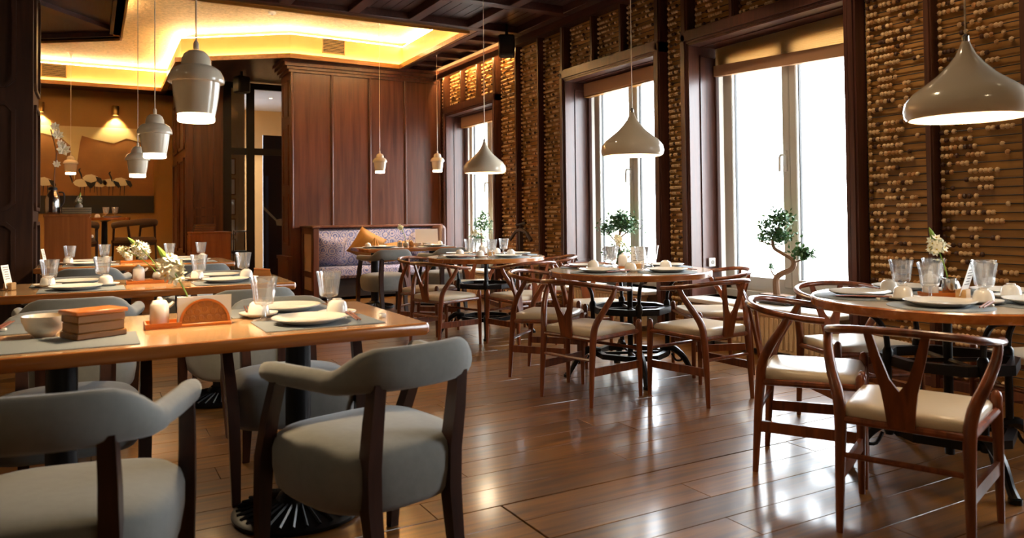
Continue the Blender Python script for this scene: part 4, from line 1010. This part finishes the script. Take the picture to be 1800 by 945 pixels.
bw_ = thing('ceramic_bowl', 'cream ceramic bowl with a yellow inside, beside the wooden box', 'bowl', (c[0]-.45, c[1]-.02, ZT+.001))
MB().lathe([(.03, 0), (.034, .004), (.056, .025), (.068, .055), (.070, .072), (.067, .072), (.063, .052), (.05, .027), (0, .01)], 40, cap0=True).build('body', M_white, bw_, ang=60); MB().lathe([(.0, .048), (.03, .05), (.061, .05)], 28).build('sauce', M_yolk, bw_)
rs = thing('white_rest', 'small white ceramic rest near the right corner of the front table', 'rest', (c[0]+.685, c[1]-.20, ZT+.001), .3); MB().cbox(-.014, .014, -.011, .011, 0, .016, .004).build('block', M_white, rs); MB().cbox(-.010, .010, -.004, .004, .016, .018, .0008).build('groove', M_vase, rs)
menu_card('white menu card at the left end of the second long table', c2[0]-.73, c2[1]-.02, ZT+.001, 1.25, .13, .5)
menu_card('white menu card at the left end of the third long table', c3[0]-.72, c3[1]+.06, ZT+.001, 1.35, .13, .5)
kb = thing('wooden_tent_box', 'small brown wooden trapezoid box at the right end of the second long table', 'box', (c2[0]+.68, c2[1]+.10, ZT+.001), -.2)
MB().prism([(-.06, 0), (.06, 0), (.05, .045), (-.05, .055)], -.03, .03, 'y').build('body', M_box, kb, False); MB().prism([(-.052, .055), (.052, .045), (.052, .05), (-.052, .06)], -.034, .034, 'y').build('lid', M_tray, kb, False)
# ---- bench table tableware
bc = (3.56, 9.28)
setting('long', (bc[0]-.33, bc[1]-.16), R(90), 'the near left seat of the bench table', items='mps'); setting('long', (bc[0]+.36, bc[1]-.16), R(90), 'the near right seat of the bench table', items='mpsc')
setting('long', (bc[0]-.33, bc[1]+.16), R(270), 'the bench side, left, of the bench table', items='mpsc')
nk = thing('folded_napkin', 'orange napkin folded to a cone on the bench table', 'napkin', (bc[0]-.33, bc[1]+.17, ZT+.012))
MB().loft([[(.055*cos(2*pi*k/14)*(1+.12*(-1)**k), .05*sin(2*pi*k/14)*(1+.12*(-1)**k), 0) for k in range(14)], [(.032*cos(2*pi*k/14)*(1+.2*(-1)**k), .03*sin(2*pi*k/14)*(1+.2*(-1)**k), .06) for k in range(14)], [(.005*cos(2*pi*k/14), .005*sin(2*pi*k/14), .115) for k in range(14)]], True).build('cone', M_napkin, nk, False)
MB().lathe([(.06, .0), (.062, .006), (.055, .012)], 18).build('napkin_cuff', M_napkin, nk)
vase('small grey vase at the middle of the bench table', bc[0]+.04, bc[1]+.02, ZT+.001)
flower('tall white blossom in the vase of the bench table', bc[0]+.04, bc[1]+.02, ZT+.03, [(0, 0, 0), (-.01, 0, .10), (-.05, 0, .19), (-.09, 0, .25)], 20, .038, .022, False)
for i, (dx, dy, l) in enumerate(((-.045, .02, 'brown jar left of the vase on the bench table'), (.12, .03, 'dark wooden jar right of the vase on the bench table'))):
    t = thing('spice_jar', l, 'jar', (bc[0]+dx, bc[1]+dy, ZT+.001)); MB().lathe([(.028, 0), (.032, .01), (.032, .06), (.022, .07)], 20, cap0=True).build('body', M_vase if i == 0 else M_box, t); MB().lathe([(.024, .068), (.024, .08), (0, .084)], 18).build('lid', M_lightwood, t)
for i, (dx, dy, l) in enumerate(((.22, .06, 'white tea bowl near the vase on the bench table'), (.33, .02, 'white tea cup beside the laptop on the bench table'))):
    t = thing('tea_bowl', l, 'bowl', (bc[0]+dx, bc[1]+dy, ZT+.001)); MB().lathe([(.025, 0), (.045, .02), (.055, .05), (.052, .05), (.04, .02), (0, .008)], 24, cap0=True).build('body', M_white, t); MB().lathe([(.028, -.0), (.028, .006), (.02, .008)], 18).build('foot', M_white, t)
lp = thing('laptop', 'open silver white laptop on the bench table', 'laptop', (bc[0]+.42, bc[1]+.21, ZT+.001), R(-5))
MB().cbox(-.16, .16, -.0, .22, 0, .016, .005).build('base', M_steel, lp); MB().add([(-.16, 0, .014), (.16, 0, .014), (.17, .06, .225), (-.15, .06, .225), (-.16, .008, .014), (.16, .008, .014), (.17, .068, .225), (-.15, .068, .225)], [(0, 1, 2, 3), (7, 6, 5, 4), (0, 4, 5, 1), (3, 2, 6, 7), (0, 3, 7, 4), (1, 5, 6, 2)]).build('screen_lid', M_paper, lp, False)
# ================================================================== BONSAI
def bonsai(lab, x, y, z, trunk, branches, clusters, potw=.15):
    t = thing('bonsai_tree', lab, 'plant', (x, y, z), group='bonsai trees on the window sills')
    p = MB(); p.cbox(-.07, .07, -potw, potw, 0, .075, .012); po_ = p.build('pot', M_pot, t); MB().box(-.06, .06, -potw+.012, potw-.012, .075, .078).build('soil', M_bark, po_, False)
    P = spline(trunk, 5); n_ = len(P); MB().tube(P, [.028-(.02*i/(n_-1)) for i in range(n_)], 8).build('trunk', M_bark, t)
    for b in branches: Q = spline(b, 3); MB().tube(Q, [.008-.005*i/(len(Q)-1) for i in range(len(Q))], 6).build('branch', M_bark, t)
    m = MB()
    for (cx_, cy_, cz_, rx, ry, rz_, n_) in clusters:
        for i in range(n_):
            d = Vector((random.gauss(0, .45), random.gauss(0, .45), random.gauss(0, .45))); c_ = Vector((cx_+d.x*rx, cy_+d.y*ry, cz_+d.z*rz_))
            nn = Vector((random.gauss(0, 1), random.gauss(0, 1), random.gauss(.8, 1))).normalized(); a = nn.orthogonal().normalized(); b2 = nn.cross(a); q = random.random()*6.28; e1 = a*cos(q)+b2*sin(q); e2 = nn.cross(e1); s_ = random.uniform(.014, .024)
            m.cm = 0 if random.random() < .7 else 1
            m.add([c_-e1*s_, c_+e2*s_*.55+nn*.002, c_+e1*s_, c_-e2*s_*.55+nn*.002], [(0, 1, 2, 3)])
    o = m.build('foliage', [M_dgreen, M_green], t, False); o['kind'] = 'stuff'
ZSL = ZS-.058
bonsai('tall bonsai with an S curved trunk on the sill of the nearest window', 4.93, 4.36, ZSL, [(0, 0, .07), (0, .005, .20), (0, -.05, .25), (0, -.16, .30), (0, -.17, .37), (0, -.06, .42), (0, .02, .46), (0, .03, .53), (0, -.02, .62), (0, -.08, .70)],
       [[(0, -.165, .34), (0, -.24, .37), (0, -.30, .40)], [(0, .02, .48), (0, .12, .50), (0, .16, .52)], [(0, .0, .21), (0, .05, .26), (0, .06, .31)]],
       [(0, -.27, .43, .07, .10, .06, 330), (0, -.02, .56, .07, .17, .07, 420), (0, -.05, .70, .07, .11, .08, 260), (0, .05, .31, .03, .03, .02, 14), (0, .14, .53, .03, .04, .03, 40), (0, .08, .66, .05, .10, .06, 120)])
bonsai('bonsai with a round crown on the sill of the middle window', 4.93, 6.48, ZSL, [(0, 0, .07), (0, .03, .20), (0, -.02, .32), (0, .03, .44), (0, -.03, .56), (0, -.08, .66)],
       [[(0, .03, .44), (0, .15, .52), (0, .22, .58)], [(0, -.02, .5), (0, -.18, .58), (0, -.26, .62)]],
       [(0, -.02, .66, .10, .26, .09, 620), (0, -.14, .62, .08, .16, .07, 260), (0, .18, .60, .08, .13, .07, 200), (0, .04, .34, .08, .20, .10, 330), (0, -.03, .74, .07, .10, .06, 120)])
bonsai('small bonsai on the sill of the farthest window', 4.93, 9.75, ZSL, [(0, 0, .07), (0, .03, .22), (0, -.03, .36), (0, .0, .56)], [[(0, 0, .4), (0, .12, .5)]], [(0, -.06, .62, .10, .26, .12, 420), (0, .08, .42, .08, .22, .1, 260), (0, -.08, .76, .06, .13, .08, 140)], .12)
# ================================================================== FAR LEFT FURNITURE
sb = thing('service_cabinet', 'orange brown service cabinet beside the dark pillar', 'cabinet', (-.48, 10.3, 0))
MB().box(0, .46, 0, 1.0, 0, 1.19).build('body', M_cab, sb, False); MB().cbox(-.01, .475, -.012, 1.01, 1.19, 1.222, .005).build('top', M_cab, sb)
for y in (.02, .34, .67):
    d_ = MB().box(.46, .478, y, y+.31, .08, 1.17).build('door', M_cab, sb, False)
    for z in (.55, .95): MB().sphere((.49, y+.04, z), .014, 10, 6).build('knob', M_white, d_)
th = thing('steel_thermos', 'polished steel thermos jug on the service cabinet', 'thermos', (-.40, 10.42, 1.223))
MB().lathe([(.075, 0), (.08, .01), (.08, .17), (.066, .225), (.046, .265), (.044, .285)], 32, cap0=True).build('body', M_steel, th, ang=50); MB().lathe([(.046, .285), (.048, .31), (.03, .325), (0, .327)], 24).build('lid', M_black, th); MB().tube(spline([(.06, 0, .26), (.11, 0, .25), (.115, 0, .15), (.078, 0, .09)], 4), .009, 8).build('handle', M_black, th)
for i in range(3):
    t = thing('serving_tray', '%s of three silver trays stacked on the service cabinet' % ['bottom', 'middle', 'top'][i], 'tray', (-.15, 10.45, 1.223+i*.026), 0, 'silver trays on the service cabinet')
    MB().cbox(-.15, .15, -.12, .12, 0, .010, .003).build('base', M_steel, t); m = MB()
    for q in ((-.15, .15, -.12, -.113), (-.15, .15, .113, .12), (-.15, -.143, -.113, .113), (.143, .15, -.113, .113)): m.box(*q, .010, .024)
    m.build('rim', M_steel, t, False)
vase('small grey vase on the stacked silver trays', -.13, 10.45, 1.223+.078-.014)
flower('pale yellow blossom on the service cabinet', -.13, 10.45, 1.223+.09, [(0, 0, 0), (-.01, 0, .04), (0, 0, .08), (.005, 0, .11)], 16, .032, .022)
ob = thing('magnolia_branch', 'white magnolia branch rising behind the dark pillar', 'flower', (-.40, 10.85, 1.223))
MB().lathe([(.05, 0), (.07, .05), (.05, .16), (.03, .2), (.03, .22)], 24, cap0=True).build('vase_body', M_vase, ob)
MB().tube(spline([(0, 0, .2), (.0, 0, .5), (.02, 0, .75), (-.04, 0, 1.05)], 5), .008, 6).build('branch', M_bark, ob); MB().tube(spline([(.02, 0, .72), (.05, 0, .80), (.09, 0, .84)], 4), .005, 6).build('twig', M_bark, ob)
for (x, z, s_) in ((.09, .80, .085), (.03, .98, .07), (.0, 1.08, .06), (.02, .62, .05), (.06, .88, .05)):
    m = MB(); petals(m, (x, 0, z), 1, 7, .45, (.3, -1, .2), s_); petals(m, (x, -.005, z), 1, 5, .9, (.3, -1, .2), s_*.6); m.build('blossom', M_petal, ob, False)
cb = thing('small_cabinet', 'low orange cabinet in front of the wooden wall block', 'cabinet', (1.33, 12.35, 0))
MB().box(0, .56, 0, .5, 0, .92).build('body', M_cab, cb, False); MB().cbox(-.012, .572, -.012, .51, .92, .948, .005).build('top', M_cab, cb)
for z in (.12, .40, .66):
    d_ = MB().box(-.016, 0, .03, .47, z, z+.24).build('drawer', M_cab, cb, False); MB().tube([(-.03, .15, z+.18), (-.03, .35, z+.18)], .007, 6).build('handle', M_steel, d_)
for i in range(4):
    t = thing('menu_folder', 'brown menu folder, %s of the stack on the low orange cabinet' % ['lowest', 'second', 'third', 'topmost'][i], 'menu', (1.52+.01*i, 12.6, .949+i*.030), 0, 'menu folders on the low cabinet')
    MB().cbox(-.15, .15, -.11, .11, 0, .006, .002).build('cover', M_brleather, t); MB().box(-.145, .145, -.105, .105, .006, .022).build('pages', M_box, t, False); MB().cbox(-.15, .15, -.11, .11, .022, .028, .002).build('cover', M_brleather, t)
# raised dining spot
ft = thing('raised_table', 'small table with two glasses on the raised floor before the painting', 'table', (.18, 13.5, .42))
MB().lathe([(0, .765), (.36, .765), (.365, .75), (.36, .725), (0, .725)], 40).build('tabletop', M_edge, ft); MB().lathe([(.22, 0), (.22, .02), (.05, .05), (.04, .70), (.1, .72)], 24).build('pedestal', M_iron, ft)
for i, (dx, l) in enumerate(((.02, 'left goblet on the raised table before the painting'), (.15, 'right goblet on the raised table before the painting'))): put('goblet', l, (.18+dx, 13.62, .42+.766))
put('plate', 'white plate on the raised table before the painting', (.28, 13.35, .42+.766)); put('cup', 'white upturned cup on the raised table before the painting', (.08, 13.3, .42+.757))
def tweed_chair(lab, x, y, rz):
    t = thing('tweed_chair', lab, 'chair', (x, y, .42), rz, 'brown tweed chairs on the raised floor')
    m = MB(); P = [(-.26, .15, .64), (-.28, 0, .66), (-.24, -.18, .68), (0, -.27, .70), (.24, -.18, .68), (.28, 0, .66), (.26, .15, .64)]; m.tube(spline(P, 4), [(.03, .05)]*25, 10, True, (0, 0, 1)); m.build('back_band', M_brfab, t, ang=60)
    MB().cbox(-.25, .25, -.24, .25, .33, .46, .05).build('seat', M_brfab, t)
    for sx in (-1, 1):
        for sy in (-1, 1): MB().tube([(sx*.22, sy*.21, 0), (sx*.25, sy*.14, .64)], [.016, .024], 4).build('leg', M_greyleg, t)
tweed_chair('brown tweed chair at the right of the raised table', .58, 12.95, R(40)); tweed_chair('brown tweed chair at the left of the raised table', -.22, 12.75, R(-25))
# ---- crane painting
pa = thing('crane_painting', 'large golden painting of cranes on the ochre wall', 'painting', (.1, 15.272, 0))
MB().box(-2.6, .9, 0, .02, 1.27, 2.80).build('canvas', plain('painting_gold', '#86571c', .6, vary=.25, bscale=4), pa, False)
MB().box(-2.6, .9, -.003, 0, 1.27, 1.58).build('dark_ground', plain('painting_black', '#171009', .7), pa, False)
hl = [(-2.6, 2.80), (-2.6, 2.66), (-1.2, 2.60), (-.85, 2.66), (-.55, 2.58), (-.42, 2.45), (-.40, 2.1), (-.36, 1.85), (-.33, 2.1), (-.28, 2.50), (-.25, 2.64), (-.05, 2.58), (.25, 2.52), (.45, 2.62), (.7, 2.55), (.9, 2.58), (.9, 2.80)]
m = MB(); m.add([(p[0], -.004, p[1]) for p in hl], [tuple(range(len(hl)))[::-1]]); m.build('pale_hills', plain('painting_pale', '#c9b27a', .6), pa, False)
P_w = plain('painting_white', '#d9c9a0', .6); P_k = plain('painting_ink', '#120d0a', .7)
def crane(x, z, s, flip, head=1):
    bd = [(-.19, .02), (-.12, .09), (0, .11), (.12, .06), (.2, -.02), (.1, -.09), (-.05, -.10), (-.15, -.05)]
    nk = [(-.19, .02), (-.2, .10), (-.24, .20), (-.22, .25), (-.26, .24), (-.28, .2), (-.23, .08), (-.21, .0)]
    tl = [(.08, .06), (.2, .02), (.24, -.08), (.2, -.14), (.13, -.06)]
    def q(pts, y): return [(x+p[0]*s*flip, y, z+p[1]*s) for p in pts]
    b = MB(); b.add(q(bd, -.006), [tuple(range(len(bd)))]); b.build('crane_body', P_w, pa, False)
    k = MB(); k.add(q(nk, -.0065), [tuple(range(len(nk)))]) if head else None; k.add(q(tl, -.007), [tuple(range(len(tl)))])
    for lx in (-.03, .06): k.add(q([(lx, -.09), (lx+.02, -.09), (lx+.005, -.33), (lx-.005, -.33)], -.006), [(0, 1, 2, 3)])
    o = k.build('crane_ink', P_k, pa, False); o['kind'] = 'stuff'
for a in ((-.81, 1.82, .72, 1), (-.255, 1.80, .68, 1), (-.10, 1.88, .74, 1), (.03, 1.80, .66, -1, 0), (.19, 1.81, .68, 1, 0), (.37, 1.83, .74, 1)): crane(*a)
for x in (-.77, .376):
    t = thing('wall_spot', 'brass wall spot above the %s of the crane painting' % ('left part' if x < 0 else 'right part'), 'light', (x, 15.22, 3.02), 0, 'brass wall spots')
    MB().lathe([(.052, .17), (.055, .165), (.055, 0), (.047, 0), (.047, .15), (0, .15)], 24).build('cylinder', M_brass, t); MB().box(-.02, .02, .04, .08, .06, .10).build('bracket', M_brass, t, False)
    MB().lathe([(.046, .012), (0, .012)], 20).build('lens', M_bulb, t)
    d = bpy.data.lights.new('wall_spot_light', 'SPOT'); d.energy = 70; d.color = (1, .75, .42); d.spot_size = R(95); d.spot_blend = .5; d.shadow_soft_size = .03
    obj('wall_spot_light', d, t, (0, 0, -.01), (R(12), 0, 0))
# ---- valet stand
vs_ = thing('valet_stand', 'dark wooden clothes valet stand against the bead wall', 'valet stand', (4.62, 8.05, 0))
MB().cbox(-.025, .025, -.02, .02, 0, .95, .005).build('post', M_greyleg, vs_); MB().cbox(-.14, .14, -.15, .15, 0, .03, .008).build('base', M_greyleg, vs_)
for s in (-1, 1): MB().tube(spline([(0, 0, .98), (0, s*.12, .95), (0, s*.22, .88), (0, s*.26, .85)], 3), [(.018, .022)]*10, 8).build('shoulder', M_greyleg, vs_)
MB().tube([(0, -.13, 1.06), (0, .10, 1.03)], .015, 8).build('top_bar', M_greyleg, vs_); MB().tube([(0, 0, .95), (0, 0, 1.05)], .014, 8).build('neck', M_greyleg, vs_)
# ================================================================== OUTSIDE
struct(B(5.66, 60, -40, 60, -.35, -.3).build('ground_outside', M_ground, None, False))
kb_ = MB(); kb_.cbox(9.2, 9.5, -20, 40, -.3, -.12, .03); tag(kb_.build('kerb', M_stone), 'pale stone kerb outside the nearest window', 'kerb')

# ================================================================== ADDED DOWNLIGHTS (unseen above the frame, put in to brighten the room)
def downlight(lab, x, y, e, tx, ty, ang=80):
    t = thing('added_downlight', lab, 'light', (x, y, ZC+.058), 0, 'added unseen downlights')
    MB().lathe([(.06, .0), (.06, -.012), (.045, -.014)], 20).build('ring', M_brass, t); MB().lathe([(.045, -.008), (0, -.008)], 20).build('lens', M_bulb, t)
    d = bpy.data.lights.new('added_downlight_light', 'SPOT'); d.energy = e; d.color = (1, .76, .48); d.spot_size = R(ang); d.spot_blend = .7; d.shadow_soft_size = .05
    o = obj('added_downlight_light', d, t, (0, 0, -.02)); v = Vector((tx-x, ty-y, -2.6)); o.rotation_euler = v.to_track_quat('-Z', 'Y').to_euler()
for i, y in enumerate((1.0, 2.6, 3.5, 4.45, 5.55)):
    downlight('%s added unseen downlight washing the bead wall' % ['first', 'second', 'third', 'fourth', 'fifth'][i], 3.95, y, 42 if i < 4 else 22, 4.9, y+.3)  # unseen wall washers, added to light the bead wall
for i, (x, y, e_) in enumerate(((.3, .6, 8), (1.9, -.8, 40), (-1.4, 6.2, 20), (-1.4, 1.6, 14), (-1.4, 4.0, 16))):
    downlight('%s added unseen fill downlight around the camera and the left tables' % ['first', 'second', 'third', 'fourth', 'fifth'][i], x, y, e_, x+.3, y+.5, 110)  # unseen warm fill lamps, added to lift the left side and foreground
for i, (x, y) in enumerate(((2.15, 2.7), (2.15, 5.1))):
    downlight('%s added unseen fill downlight over the aisle' % ['nearer', 'farther'][i], x, y, 40, x+.6, y+.3, 100)  # unseen lamps, added to warm the round tables, chairs and pendants
